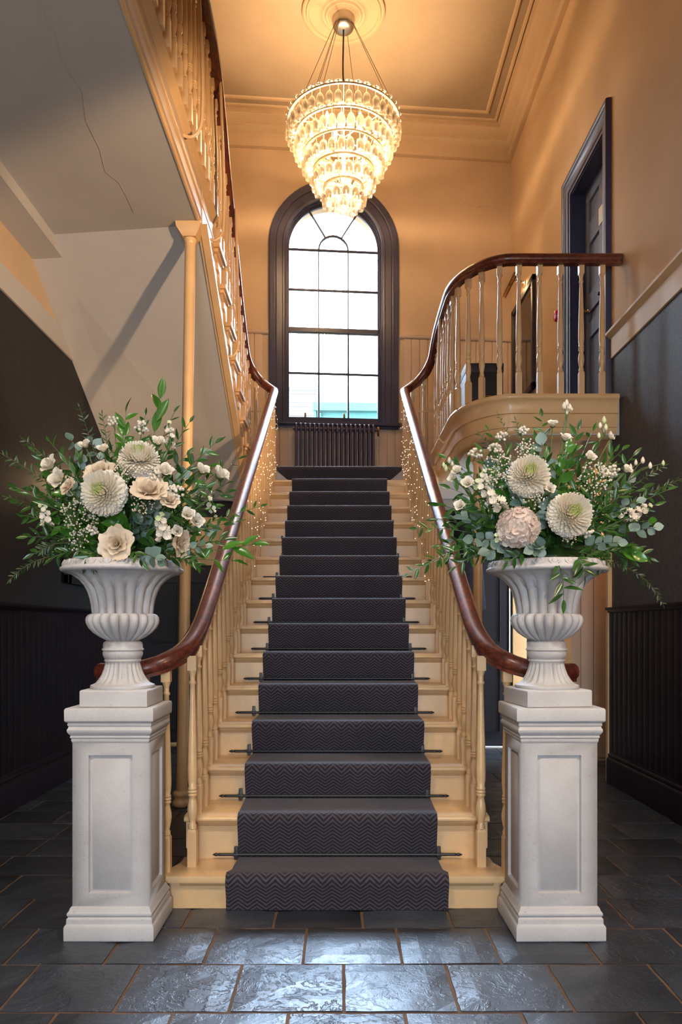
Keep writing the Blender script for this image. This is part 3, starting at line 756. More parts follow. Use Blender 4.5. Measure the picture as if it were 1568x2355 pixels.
# half landing edge either side of the flight
for s, xe in ((-1, -.91), (1, .87)):
    p = [(XS+s*.64, 7.13, 0), (s*.76, 7.13, 0), (s*.83, 7.10, 0), (xe, 7.0, 0)]
    if s > 0: p = [(XS+s*.64, 7.13, 0), (s*.74, 7.13, 0), (s*.82, 7.11, 0), (xe, 7.02, 0)]
    p = smooth_path(p, 4)
    if s > 0: pr = [(-.03, 2.30), (.0, 2.30), (.0, 2.585), (.02, 2.60), (.028, 2.615), (.02, 2.635), (-.03, 2.635)]
    else: pr = [(.03, 2.30), (.0, 2.30), (.0, 2.585), (-.02, 2.60), (-.028, 2.615), (-.02, 2.635), (.03, 2.635)]
    MB().sweep(p, pr, smooth=False).obj('landing_fascia', M['cream'], kind='structure')
# slender iron columns
def column(name, xb, yb, xt, yt, zt, label):
    c = thing(name, label, 'column', (xb, yb, 0))
    d = Vector((xt-xb, yt-yb, zt-.095)); pth = [Vector((0, 0, .02)), Vector((0, 0, .1)), d]
    link('shaft', MB().tube(pth, .038, 20, scale=[1, .98, .9]).mesh('shaft'), M['cream'], c)
    link('base_ring', MB().lathe([(.05, 0), (.058, .01), (.058, .03), (.048, .04), (.046, .06), (.054, .07), (.054, .085), (.041, .10), (.03, .10)], 20).mesh('base_ring'), M['cream'], c)
    t = d
    cap = MB().lathe([(.034, -.02), (.042, 0.0), (.042, .012), (.036, .016)], 20, t)
    vs = [(t.x+a*.042, t.y+b_*.042, t.z+.016) for a, b_ in ((-1,-1),(1,-1),(1,1),(-1,1))] + [(t.x+a*.075, t.y+b_*.075, t.z+.062) for a, b_ in ((-1,-1),(1,-1),(1,1),(-1,1))] + [(t.x+a*.08, t.y+b_*.08, t.z+.092) for a, b_ in ((-1,-1),(1,-1),(1,1),(-1,1))]
    cap.add(vs, [(3,2,1,0),(8,9,10,11)] + [(i, (i+1)%4, (i+1)%4+4, i+4) for i in range(4)] + [(i+4, (i+1)%4+4, (i+1)%4+8, i+8) for i in range(4)])
    link('capital', cap.mesh('capital'), M['cream'], c)
column('iron_column', -1.02, 4.86, -.965, 4.86, 3.70, 'slender cream iron column with a square flared capital holding up the upper gallery')
column('iron_column', 1.055, 5.92, 1.06, 5.92, 2.515, 'slender cream iron column holding up the curved door gallery behind the right urn')

# ================================================================== STAIR CARPET, RODS
def strip(name, path, hw, mat, xc=XS+.0, thick=.009, hwf=None, parent=None, u0=0):
    """carpet laid along path [(y, z)], closed at the edges, with metric uv"""
    pts = [Vector((0, y, z)) for y, z in path]; n = len(pts); L = [0]
    for a, b in zip(pts, pts[1:]): L.append(L[-1]+(b-a).length)
    nu = 8; vs = []; uvs = []; fs = []
    def nrm(i):
        a = pts[max(0, i-1)]; b = pts[min(n-1, i+1)]; t = (b-a).normalized(); return Vector((0, -t.z, t.y))
    for i in range(n):
        h = hwf(i) if hwf else hw; nn = nrm(i)
        for layer in (0, 1):
            for j in range(nu+1):
                x = xc+(-h+2*h*j/nu); p = pts[i] + (nn*thick if layer else Vector()); vs.append((x, p.y, p.z)); uvs.append((x, L[i]))
    s = 2*(nu+1)
    for i in range(n-1):
        for j in range(nu):
            a = i*s+(nu+1)+j; fs.append((a, a+1, a+1+s, a+s))
        a = i*s; b = a+(nu+1); fs.append((a, b, b+s, a+s)); a = i*s+nu; b = a+(nu+1); fs.append((b, a, a+s, b+s))
    for i in (0, n-1):
        for j in range(nu): fs.append((i*s+j, i*s+j+1, i*s+nu+2+j, i*s+nu+1+j))
    me = mesh(name, vs, fs, False); uv = me.uv_layers.new(name='uv')
    for lp in me.loops: uv.data[lp.index].uv = uvs[lp.vertex_index]
    me.polygons.foreach_set('use_smooth', [True]*len(me.polygons))
    try: me.set_sharp_from_angle(angle=1.1)
    except Exception: pass
    return link(name, me, mat, parent)
path = [(3.068, .002)]
for k in range(1, 16):
    yn, z = YN(k), ZN(k); yr_ = yn+.03
    if k > 1: path += [(yr_-.004, ZN(k-1)+.012)]
    else: path += [(3.066, .05)]
    path += [(yn-.012, z-.034)]
    for a in range(0, 6):
        t = PI*(.94-.44*a/5); path.append((yn+.013+.027*math.cos(t), z-.022+.027*math.sin(t)))
    path += [(yn+.05, z+.003), ((YN(k+1)+.03)-.02, z+.002)]
path += [(YN(16)+.022, ZN(15)+.012), (YN(16)+.02, LZ-.03)]
rsm = random.Random(3)
wob = {}
def hwf(i):
    y = path[i][0]
    return .447 if y < 3.10 else .430 + .003*math.sin(y*9)
ru = strip('stair_runner', path, .43, M['carpet'], XS+.003, hwf=hwf)
tag(ru, 'charcoal wool stair runner woven with a fine zigzag chevron', 'carpet')
lp = [(YN(16)+.010, LZ-.155), (YN(16)+.008, LZ-.06), (YN(16)-.012, LZ-.03)] + [(YN(16)+.006+.022*math.cos(PI*(.94-.44*a/5)), LZ-.014+.022*math.sin(PI*(.94-.44*a/5))) for a in range(6)] + [(YN(16)+.1, LZ+.006), (8.4, LZ+.006)]
lw = {0: .43, 1: .54, 2: .575}
lc = strip('landing_carpet', lp, .6, M['carpet'], XS, hwf=lambda i: lw.get(i, .585))
tag(lc, 'charcoal chevron carpet on the half landing, its cut front edge turned down', 'carpet')
f2 = slab('floor_landing', (XL, YN(16)+.05, LZ-.006), (XR, 8.95, LZ+.003), M['carpet'])

def rod_mesh():
    b = MB().tube([(-.505, 0, 0), (.505, 0, 0)], .0065, 8)
    return b.mesh('rod')
ROD = rod_mesh(); ROD.materials.append(M['blackmetal'])
FIN = MB().lathe([(.003, 0), (.009, .004), (.009, .010), (.006, .014), (.010, .022), (.007, .034), (.001, .045)], 10, M=Matrix.Rotation(PI/2, 4, 'Y')).mesh('finial'); FIN.materials.append(M['blackmetal'])
BRK = MB().box((-.008, -.008, -.018), (.008, .012, .034)).tube([(-.011, 0, 0), (.011, 0, 0)], .010, 8).mesh('bracket', .002); BRK.materials.append(M['blackmetal'])
ordn = ['first', 'second', 'third', 'fourth', 'fifth', 'sixth', 'seventh', 'eighth', 'ninth', 'tenth', 'eleventh', 'twelfth', 'thirteenth']
for k in range(2, 14):
    y = YN(k)+.012; z = ZN(k-1)+.022
    r_ = thing('stair_rod', 'black iron stair rod clamping the runner above the %s tread from the floor' % ordn[k-2], 'stair rod', (XS+rng.uniform(-.025, .02), y, z), 'stair rods of the runner')
    link('rod', ROD, None, r_)
    for s in (-1, 1):
        o = link('finial', FIN, None, r_, (s*.503, 0, 0)); o.scale = (s*.8, .75, .75)
        link('bracket', BRK, None, r_, (s*.437, 0, 0))

# string lights wound round the balusters
fb = MB(); fw = MB(); r3 = random.Random(11)
for s in (-1, 1):
    pth = []
    y = 4.7
    i = 0
    while y < 7.05:
        a = i*.9; x = XS+s*(.605+.030*math.cos(a)); z = (.5989*y-1.6289) + .10 + .62*(.5+.5*math.sin(i*.37+s)) ; 
        if y > 5: z = (.5989*y-1.6289)+.05+.66*abs(((i*.11) % 2)-1)
        p = Vector((x-s*.012, y, z)); pth.append(p)
        fb.lathe([(.0005, -.004), (.0042, 0), (.0005, .004)], 5, p)
        y += .026; i += 1
    fw.tube(pth, .0009, 3)
    for q in range(70):
        y = r3.uniform(5.2, 7.05); x = XS+s*(.575+r3.uniform(-.012, .012)); z = (.5989*y-1.6289)+r3.uniform(.02, .7)
        fb.lathe([(.0005, -.004), (.0042, 0), (.0005, .004)], 5, (x, y, z))
sl = thing('string_lights', 'tiny warm white string lights wound through the balusters of the central stairs', 'fairy lights', (XS, 4.7, 1.3))
o = link('bulb', fb.mesh('bulb'), M['fairy'], sl); o.location = -sl.location; o['kind'] = 'stuff'
o = link('wire', fw.mesh('wire'), M['ring'], sl); o.location = -sl.location

# ================================================================== RADIATOR
rad = thing('column_radiator', 'plum grey column radiator under the arched window on the half landing', 'radiator', tuple(B(WC+.0, .09, LZ)))
rad.rotation_euler = (0, 0, BA)
def radsec():
    b = MB()
    for yy_ in (-.055, 0, .055):
        b.tube([(0, yy_, .075), (0, yy_, .78)], .0125, 8)
    for z in (.085, .77):
        b.tube([(0, -.055, z), (0, .055, z)], .019, 10)
        b.lathe([(.006, -.024), (.022, -.022), (.024, 0), (.022, .022), (.006, .024)], 10, (0, 0, z), M=None)
    b.sweep(smooth_path([(0, -.068, .72), (0, -.062, .79), (0, -.03, .812), (0, .03, .812), (0, .062, .79), (0, .068, .72)], 3), [(.012*math.cos(a*PI/4), .012*math.sin(a*PI/4)) for a in range(8)])
    b.sweep([(0, -.066, .14), (0, -.06, .07), (0, 0, .055), (0, .06, .07)], [(.012*math.cos(a*PI/4), .012*math.sin(a*PI/4)) for a in range(8)])
    return b.mesh('section')
RS = radsec(); RS.materials.append(M['radiator'])
for i in range(18):
    link('section', RS, None, rad, ((i-8.5)*.0515, 0, 0))
for z in (.085, .77):
    link('header_pipe', MB().tube([(-.475, 0, z), (.475, 0, z)], .017, 10).mesh('header_pipe'), M['radiator'], rad)
link('valve', MB().tube([(.475, 0, .77), (.50, 0, .77), (.50, 0, .70)], .012, 8).lathe([(.018, .0), (.02, .03), (.012, .04)], 10, (.50, 0, .765)).mesh('valve'), M['brass'], rad)
for s in (-1, 1): link('foot', MB().box((s*.44-.012, -.06, -.0), (s*.44+.012, .06, .07)).mesh('foot', .006), M['radiator'], rad)

# ================================================================== UPPER DOOR AND WALL THINGS
dr = bpy.data.objects.new('door_1', None); COL.objects.link(dr); dr['kind'] = 'structure'
def dpart(name, mbx, mat, bevel=0, parent=dr): return mbx.obj(name, mat, parent, bevel=bevel)
UPX = Vector((-1, 0, 0))
ya, yb, zt = 5.76, 6.60, 4.90
pth = [(XR, ya, GZ), (XR, ya, zt), (XR, yb, zt), (XR, yb, GZ)]
prf = [(-.008, -.02), (-.008, .012), (.0, .014), (.012, .014), (.018, .022), (.085, .022), (.092, .03), (.105, .034), (.115, .03), (.125, .042), (.145, .042), (.15, .03), (.152, 0)]
# path climbs the near jamb, crosses, and drops on the far jamb; outward is on its own left
a_ = MB().sweep(pth, [(-p, q) for p, q in prf] if False else prf, up=UPX, smooth=False); dpart('architrave', a_, M['trimdark'])
jb = MB().box((XR+.0, ya-.002, GZ), (XR+.20, ya+.018, zt)).box((XR, yb-.018, GZ), (XR+.20, yb+.002, zt)).box((XR, ya, zt-.018), (XR+.20, yb, zt)); dpart('jamb', jb, M['trimdark'])
leaf = MB().box((XR+.135, ya+.018, GZ+.012), (XR+.160, yb-.018, zt-.018))
lf = dpart('door_leaf', leaf, M['doorblue'])
x0, x1 = XR+.118, XR+.136
yl0, yl1 = ya+.018, yb-.018; w_ = yl1-yl0
st = MB()
for y0_, y1_ in ((yl0, yl0+.10), (yl1-.10, yl1), ((yl0+yl1)/2-.05, (yl0+yl1)/2+.05)): st.box((x0, y0_, GZ+.012), (x1, y1_, zt-.018))
dpart('stile', st, M['doorblue'])
for z0_, z1_ in ((GZ+.012, GZ+.22), (GZ+.80, GZ+.93), (GZ+1.02, GZ+1.18), (4.40, 4.58), (zt-.13, zt-.018)):
    dpart('rail', MB().box((x0-.001, yl0, z0_), (x1, yl1, z1_)), M['doorblue'])
o = dpart('door_sign', MB().box((XR+.112, 6.02, 4.42), (XR+.118, 6.22, 4.56)), M['label_plate'])
kn = MB().lathe([(.022, 0), (.022, .006), (.010, .012), (.010, .03), (.024, .04), (.030, .055), (.026, .07), (.006, .078)], 20, M=Matrix.Translation((XR+.116, 6.50, 3.84)) @ Matrix.Rotation(-PI/2, 4, 'Y')); dpart('door_knob', kn, M['brass'])
dpart('lock_plate', MB().box((XR+.110, 6.13, 3.80), (XR+.118, 6.17, 3.88)).lathe([(.012, 0), (.016, .02), (.010, .03)], 12, M=Matrix.Translation((XR+.11, 6.15, 3.84)) @ Matrix.Rotation(-PI/2, 4, 'Y')), M['blackmetal'])
slab('wall_beyond_door', (XR+.2, 5.7, 2.5), (XR+.24, 6.7, 5.0), M['darkpanel'])

def framed(name, label, y0, y1, z0, z1, x, side, fmat, prt, fw=.07, mw=.10, group=None):
    t = thing(name, label, 'picture', (x, (y0+y1)/2, z0), group)
    u_ = Vector((-side, 0, 0))
    cy = (y0+y1)/2
    p = [(0, y0-cy, 0), (0, y1-cy, 0), (0, y1-cy, z1-z0), (0, y0-cy, z1-z0)]
    fr = MB()
    for a, b, in (((y0-cy, 0), (y1-cy, fw)), ((y0-cy, z1-z0-fw), (y1-cy, z1-z0)), ((y0-cy, 0), (y0-cy+fw, z1-z0)), ((y1-cy-fw, 0), (y1-cy, z1-z0))):
        xs = sorted((0, -side*.04)); fr.box((xs[0], a[0], a[1]), (xs[1], b[0], b[1]))
    link('frame', fr.mesh('frame', .004), fmat, t)
    xs = sorted((0, -side*.015)); link('mount', MB().box((xs[0], y0-cy+fw*.9, fw*.9), (xs[1], y1-cy-fw*.9, z1-z0-fw*.9)).mesh('mount'), M['mount'], t)
    m = fw+mw; xs = sorted((-side*.010, -side*.018)); link('print', MB().box((xs[0], y0-cy+m, m), (xs[1], y1-cy-m, z1-z0-m)).mesh('print'), prt, t)
    xs = sorted((-side*.022, -side*.025)); link('glass', MB().box((xs[0], y0-cy+fw*.9, fw*.9), (xs[1], y1-cy-fw*.9, z1-z0-fw*.9)).mesh('glass'), M['pane'], t)
    return t
framed('framed_picture', 'tall dark framed brown print with pale mount on the gallery wall beside the door', 7.78, 8.74, 3.60, 4.76, XR, 1, M['chestblack'], M['print_brown'], .06, .10)
framed('framed_picture', 'dark framed sepia print low on the left wall behind the left urn', 5.66, 6.60, 1.47, 2.12, XL+.012, -1, M['blackmetal'], M['print_sepia'], .07, .02)
pl = thing('picture_light', 'slim brass picture light above the tall framed print', 'lamp', (XR, 8.25, 4.86))
link('arm', MB().tube(smooth_path([(0, 0, 0), (-.06, 0, .05), (-.14, 0, .04), (-.17, 0, -.01)], 4), .007, 8).mesh('arm'), M['brass'], pl)
link('shade', MB().sweep([(-.17, -.30, -.02), (-.17, .30, -.02)], [(.026*math.cos(a*PI/8), .026*math.sin(a*PI/8)) for a in range(9)] + [(.020*math.cos(a*PI/8), .020*math.sin(a*PI/8)) for a in range(8, -1, -1)]).mesh('shade'), M['brass'], pl)
link('wall_plate', MB().box((-.012, -.03, -.03), (0, .03, .03)).mesh('wall_plate', .003), M['brass'], pl)
lamp('picture_light_lamp', 'AREA', (XR-.16, 8.25, 4.81), 3.0, WARM, .5, (0, -.5, 0), .03)
ca = thing('fire_alarm', 'small red fire alarm sounder on the gallery wall by the door frame', 'alarm', (XR, 6.93, 3.98))
link('housing', MB().lathe([(.05, 0), (.055, .02), (.045, .05), (.012, .06)], 20, M=Matrix.Rotation(-PI/2, 4, 'Y')).mesh('housing'), M['red'], ca)
link('conduit', MB().tube([(-.01, 0, .05), (-.01, 0, .14)], .009, 8).mesh('conduit'), M['blackmetal'], ca)
# studded trunk on the gallery
tr = thing('studded_trunk', 'black studded trunk standing on the gallery behind the balusters', 'trunk', (1.27, 6.95, GZ+.008))
link('body', MB().box((-.165, -.2, 0), (.165, .2, .62)).mesh('body', .008), M['chestblack'], tr)
link('lid', MB().box((-.17, -.205, .60), (.17, .205, .68)).mesh('lid', .012), M['chestblack'], tr)
sd = MB()
for z in [.03+.045*i for i in range(14)]:
    for x in (-.15, .15): sd.lathe([(.007, 0), (.006, .003), (.001, .005)], 6, M=Matrix.Translation((x, -.2, z)) @ Matrix.Rotation(PI/2, 4, 'X'))
link('stud', sd.mesh('stud'), M['steel'], tr)
link('handle', MB().tube(smooth_path([(-.06, -.2, .40), (-.04, -.225, .38), (.04, -.225, .38), (.06, -.2, .40)], 4), .007, 6).mesh('handle'), M['brass'], tr)
# coat hung under the gallery
ct = thing('hanging_coat', 'black coat with a teal collar hanging in the passage under the door gallery', 'coat', (1.17, 7.2, 2.28))
cm = MB().lathe([(.03, -.02), (.10, -.05), (.155, -.12), (.16, -.3), (.17, -.6), (.19, -.95), (.18, -.97)], 20, mod=lambda r, z, a: r*(1+.08*math.sin(5*a+z*3)), M=Matrix.Scale(.42, 4, (0, 1, 0)))
link('body', cm.mesh('body'), M['blackcloth'], ct)
link('collar', MB().lathe([(.035, -.05), (.07, -.02), (.075, .0), (.05, .01)], 16, M=Matrix.Scale(.5, 4, (0, 1, 0))).mesh('collar'), M['teal'], ct)
link('hook', MB().tube(smooth_path([(0, .07, .01), (0, .02, .0), (0, 0, .01), (0, -.01, .035)], 3), .006, 6).mesh('hook'), M['steel'], ct)

# uplight sconces assumed from the orange glow on the soffits, themselves unseen
def sconce(label, x, y, z, side, e):
    t = thing('assumed_sconce', label, 'lamp', (x, y, z))
    link('shade', MB().lathe([(.02, -.10), (.045, -.06), (.065, 0), (.075, .06), (.070, .06), (.06, 0), (.04, -.055), (.0, -.06)], 20, (-side*.10, 0, 0)).mesh('shade'), M['brass'], t)
    link('bracket', MB().tube(smooth_path([(0, 0, -.08), (-side*.04, 0, -.12), (-side*.10, 0, -.10)], 4), .008, 8).box(tuple(min(a, b) for a, b in zip((0, -.03, -.14), (-side*.012, .03, -.02))), tuple(max(a, b) for a, b in zip((0, -.03, -.14), (-side*.012, .03, -.02)))).mesh('bracket'), M['brass'], t)
    link('bulb', MB().lathe([(.005, -.03), (.02, -.01), (.022, .01), (.012, .03), (.001, .036)], 12, (-side*.10, 0, .01)).mesh('bulb'), M['bulb'], t)
    lamp('assumed_sconce_light', 'POINT', (x-side*.10, y, z+.085), e, WARM, .03)
sconce('assumed brass uplight sconce on the left wall behind the left flowers', XL+.012, 5.9, 2.15, -1, 7)
sconce('assumed brass uplight sconce in the passage behind the right flowers', 2.74, 6.2, 1.95, 1, 18)

# ================================================================== CHANDELIER
CHX, CHY = .02, 7.17
ch = thing('chandelier', 'six tiered chandelier of upturned wine glasses hung from ivory rings on the ceiling rose', 'chandelier', (CHX, CHY, ZC-.07))
def chp(name, mbx, mat, bevel=0):
    o = link(name, mbx.mesh(name, bevel), mat, ch); o.location = -ch.location; return o
gp_ = [(.037, .0), (.0375, .003), (.014, .008), (.004, .002), (.003, -.010), (.003, -.062), (.006, -.068), (.020, -.080), (.0325, -.100), (.0365, -.125), (.035, -.155), (.031, -.185)]
gl = MB(); n = 14; vs = []; fs = []
for i in range(n):
    a = 2*PI*i/n
    for r, z in gp_: vs.append((r*math.cos(a), r*math.sin(a), z))
m = len(gp_)
for i in range(n):
    j = (i+1) % n
    for k in range(m-1): fs.append((i*m+k, j*m+k, j*m+k+1, i*m+k+1))
gl.add(vs, fs, True); GL = bpy.data.meshes.new('wine_glass'); GL.from_pydata([tuple(v) for v in gl.v], [], gl.f); GL.polygons.foreach_set('use_smooth', [True]*len(GL.polygons)); GL.materials.append(M['wineglass'])
tiers = [(.51, 5.91, 38), (.44, 5.757, 33), (.36, 5.60, 27), (.275, 5.445, 20), (.178, 5.285, 13), (.09, 5.235, 6)]
rg = random.Random(5)
for ti, (r, z, n) in enumerate(tiers):
    ringm = MB().sweep([(CHX+r*math.cos(2*PI*i/64), CHY+r*math.sin(2*PI*i/64), z) for i in range(65)], [(-.015, 0), (.015, 0), (.015, .004), (-.015, .004)], caps=False, smooth=False)
    ringm.sweep([(CHX+r*math.cos(2*PI*i/64), CHY+r*math.sin(2*PI*i/64), z-.006) for i in range(65)], [(.013, -.006), (.016, -.006), (.016, .006), (.013, .006)], caps=False, smooth=False)
    chp('tier_ring', ringm, M['ring'])
    for i in range(n):
        a = 2*PI*(i+.5*(ti % 2))/n + rg.uniform(-.01, .01)
        o = link('wine_glass', GL, None, ch, (r*math.cos(a), r*math.sin(a), z+.014-ch.location.z)); o.rotation_euler = (rg.uniform(-.03, .03), rg.uniform(-.03, .03), a)
    if ti < 5:
        r2, z2, _ = tiers[ti+1]
        for i in range(6):
            a = 2*PI*(i+.3)/6; chp('strut', MB().tube([(CHX+r*math.cos(a), CHY+r*math.sin(a), z), (CHX+r2*math.cos(a), CHY+r2*math.sin(a), z2)], .004, 6), M['ring'])
    if ti < 4:
        for i in range(4):
            a = 2*PI*(i+.5*ti)/4; chp('spoke', MB().tube([(CHX+r*math.cos(a), CHY+r*math.sin(a), z), (CHX, CHY, z)], .004, 6), M['ring'])
chp('centre_rod', MB().tube([(CHX, CHY, 5.2), (CHX, CHY, 5.95)], .009, 8), M['ring'])
chp('canopy', MB().lathe([(.0, -.115), (.05, -.112), (.088, -.10), (.102, -.075), (.105, -.05), (.107, -.02), (.107, 0)], 32, (CHX, CHY, ZC-.07)), M['steel'])
chp('flex', MB().tube(smooth_path([(CHX, CHY-.01, ZC-.18), (CHX-.006, CHY, 6.4), (CHX+.004, CHY, 6.2), (CHX, CHY, 5.93)], 5), .008, 8), M['flex'])
for a_ in (3.95, 4.25, 4.35, 5.55, 5.75, 1.2, 2.6):
    ca_, sa_ = math.cos(a_), math.sin(a_)
    chp('cable', MB().tube([(CHX+.102*ca_, CHY+.102*sa_, ZC-.15), (CHX+.51*ca_, CHY+.51*sa_, 5.92)], .0028, 5), M['cable'])
BL = MB().lathe([(.004, -.03), (.012, -.028), (.012, 0), (.019, .02), (.018, .045), (.006, .075), (.001, .085)], 12).mesh('bulb'); BL.materials.append(M['bulb'])
for ti, (r, z, nb) in enumerate(((.30, 5.80, 6), (.24, 5.66, 5), (.16, 5.48, 4), (.08, 5.30, 3))):
    for i in range(nb):
        a = 2*PI*(i+.5*ti)/nb; link('bulb', BL, None, ch, (r*math.cos(a), r*math.sin(a), z-ch.location.z-.05))
for x, y, z, e in ((0, -.28, 5.70, 42), (-.25, .12, 5.70, 42), (.25, .12, 5.70, 42), (0, 0, 5.45, 46), (0, 0, 5.2, 9)):
    lamp('chandelier_light', 'POINT', (CHX+x, CHY+y, z), e, WARM, .05)

# ================================================================== PEDESTALS AND URNS
def sqring(b, cx, cy, z0, hx0, hy0, z1, hx1, hy1):
    vs = [(cx+a*hx0, cy+c*hy0, z0) for a, c in ((-1,-1),(1,-1),(1,1),(-1,1))] + [(cx+a*hx1, cy+c*hy1, z1) for a, c in ((-1,-1),(1,-1),(1,1),(-1,1))]
    b.add(vs, [(i, (i+1)%4, (i+1)%4+4, i+4) for i in range(4)])
def stack(b, prof, cx=0, cy=0, dy=-.008):
    """square solid from [(z, half width)]"""
    vs = []; fs = []
    for z, h in prof: vs += [(cx+a*h, cy+c*(h+dy), z) for a, c in ((-1,-1),(1,-1),(1,1),(-1,1))]
    n = len(prof)
    for k in range(n-1):
        for i in range(4): fs.append((k*4+i, k*4+(i+1)%4, k*4+4+(i+1)%4, k*4+4+i))
    fs.append((3,2,1,0)); q = (n-1)*4; fs.append((q, q+1, q+2, q+3)); b.add(vs, fs)
def pedestal(label, x, y, rot):
    t = thing('pedestal', label, 'pedestal', (x, y, 0)); t.rotation_euler = (0, 0, rot)
    b = MB(); stack(b, [(0, .160), (.004, .163), (.052, .163), (.058, .160), (.062, .156), (.080, .1555), (.086, .150), (.092, .1545), (.100, .1545), (.108, .148), (.116, .146), (.122, .141)])
    link('base', b.mesh('base', .003), M['stone'], t)
    # shaft with sunk panels on every side
    h = .1385; z0, z1 = .118, .722; pw, pz0, pz1, dp = .080, .168, .672, .012
    b = MB()
    for q in range(4):
        Mq = Matrix.Rotation(q*PI/2, 4, 'Z'); hy = h-.008 if q % 2 == 0 else h; hx = h if q % 2 == 0 else h-.008
        pw_ = pw
        def V(a, d, z): return Mq @ Vector((a, -hy+d, z))
        o4 = [V(-hx, 0, z0), V(hx, 0, z0), V(hx, 0, z1), V(-hx, 0, z1)]
        i4 = [V(-pw_, 0, pz0), V(pw_, 0, pz0), V(pw_, 0, pz1), V(-pw_, 0, pz1)]
        g4 = [V(-pw_+.003, dp, pz0+.003), V(pw_-.003, dp, pz0+.003), V(pw_-.003, dp, pz1-.003), V(-pw_+.003, dp, pz1-.003)]
        h4 = [V(-pw_+.010, dp, pz0+.010), V(pw_-.010, dp, pz0+.010), V(pw_-.010, dp, pz1-.010), V(-pw_+.010, dp, pz1-.010)]
        k4 = [V(-pw_+.014, dp-.004, pz0+.014), V(pw_-.014, dp-.004, pz0+.014), V(pw_-.014, dp-.004, pz1-.014), V(-pw_+.014, dp-.004, pz1-.014)]
        vs = o4+i4+g4+h4+k4; fs = []
        for s_ in range(4):
            for i in range(4): fs.append((s_*4+i, s_*4+(i+1)%4, s_*4+4+(i+1)%4, s_*4+4+i))
        fs.append((16, 17, 18, 19)); b.add(vs, fs)
    me = b.mesh('shaft'); bm = bmesh.new(); bm.from_mesh(me); bmesh.ops.remove_doubles(bm, verts=bm.verts, dist=.0005); bmesh.ops.recalc_face_normals(bm, faces=bm.faces); bm.to_mesh(me); bm.free()
    link('shaft', me, M['stone'], t)
    b = MB(); stack(b, [(.716, .1385), (.722, .1415), (.728, .1425), (.732, .1415), (.736, .1455), (.741, .1455), (.744, .1435), (.750, .149), (.758, .1535), (.766, .1545), (.772, .151), (.777, .149), (.782, .1525), (.788, .1525), (.791, .150), (.795, .1575), (.799, .161), (.838, .1615), (.845, .1585)])
    link('cap', b.mesh('cap', .0025), M['stone'], t)
    return t
ped_l = pedestal('white stone pedestal with sunk panels holding the left urn', -.842, 2.905, 0)
ped_r = pedestal('white stone pedestal with sunk panels holding the right urn', .793, 2.905, .012)

def urn(label, x, y, z, rot):
    t = thing('urn', label, 'urn', (x, y, z)); t.rotation_euler = (0, 0, rot)
    b = MB(); stack(b, [(0, .121), (.003, .1235), (.058, .1235), (.063, .120)], dy=0); link('plinth', b.mesh('plinth', .002), M['stone'], t)
    z0 = .063
    def flute(n, amt, zlo, zhi, sharp=1.0):
        def f(r, z, a):
            if z < zlo or z > zhi: return r
            w = min(1, (z-zlo)/.012, (zhi-z)/.012); return r*(1-amt*w*(1-abs(math.cos(a*n/2))**sharp))
        return f
    foot = [(.02, z0), (.118, z0), (.120, z0+.005), (.118, z0+.012), (.108, z0+.016), (.100, z0+.020), (.090, z0+.032), (.079, z0+.050), (.071, z0+.070), (.066, z0+.088), (.064, z0+.096), (.0655, z0+.099), (.0685, z0+.103), (.0675, z0+.108), (.065, z0+.110),
            (.069, z0+.114), (.0735, z0+.124), (.0745, z0+.134), (.0725, z0+.141), (.0775, z0+.144), (.0775, z0+.149), (.073, z0+.153), (.0735, z0+.163), (.0715, z0+.172), (.064, z0+.178), (.050, z0+.180)]
    link('foot', MB().lathe(foot, 96, mod=flute(22, .15, z0+.016, z0+.099, .8)).mesh('foot'), M['stone'], t)
    bz = .238
    bowl = [(.045, bz), (.060, bz+.005), (.085, bz+.018), (.108, bz+.034), (.125, bz+.052), (.1345, bz+.070), (.1365, bz+.082), (.134, bz+.094), (.127, bz+.103), (.118, bz+.107), (.105, bz+.106)]
    link('bowl', MB().lathe(bowl, 160, mod=lambda r, z, a: r*(1-.17*min(1, (z-bz+.02)/.03)*(1-abs(math.cos(a*20/2))**.55)) ).mesh('bowl'), M['stone'], t)
    nz = bz+.095
    neck = [(.100, nz), (.112, nz+.004), (.114, nz+.02), (.117, nz+.045), (.122, nz+.07), (.130, nz+.095), (.142, nz+.118), (.159, nz+.138), (.182, nz+.155), (.205, nz+.165), (.216, nz+.170)]
    link('neck', MB().lathe(neck, 160, mod=lambda r, z, a: r*(1-.20*(1 if z < nz+.12 else max(0, 1-(z-nz-.12)/.05))*(1-abs(math.cos(a*18/2))**.5))).mesh('neck'), M['stone'], t)
    rz = nz+.166
    rim = [(.150, rz-.004), (.216, rz+.000), (.224, rz+.004), (.228, rz+.010), (.226, rz+.017), (.218, rz+.021), (.212, rz+.040), (.206, rz+.044), (.196, rz+.044), (.188, rz+.030), (.16, rz-.02), (.12, rz-.06)]
    link('rim', MB().lathe(rim, 96).mesh('rim'), M['stone'], t)
    eg = MB()
    for i in range(24):
        a = 2*PI*i/24; Me = Matrix.Translation((.214*math.cos(a), .214*math.sin(a), rz+.031)) @ Matrix.Rotation(a, 4, 'Z') @ Matrix.Rotation(-.28, 4, 'Y')
        eg.lathe([(.001, -.012), (.008, -.009), (.0125, 0), (.008, .009), (.001, .012)], 10, M=Me @ Matrix.Diagonal((.55, 1, 1.15, 1)))
        eg.sweep([Me @ Vector((0, .019*math.cos(q*PI/6), -.016*math.sin(q*PI/6)+.006)) for q in range(7)], [(-.0025, -.003), (.0025, -.003), (.0025, .004), (-.0025, .004)], smooth=True, up=Vector((math.cos(a), math.sin(a), 0)))
    o = link('egg_moulding', eg.mesh('egg_moulding'), M['stone'], t)
    return t, z+rz+.03
urn_l, mouth = urn('fluted white stone urn filled with flowers on the left pedestal', -.834, 2.905, .8455, .0)
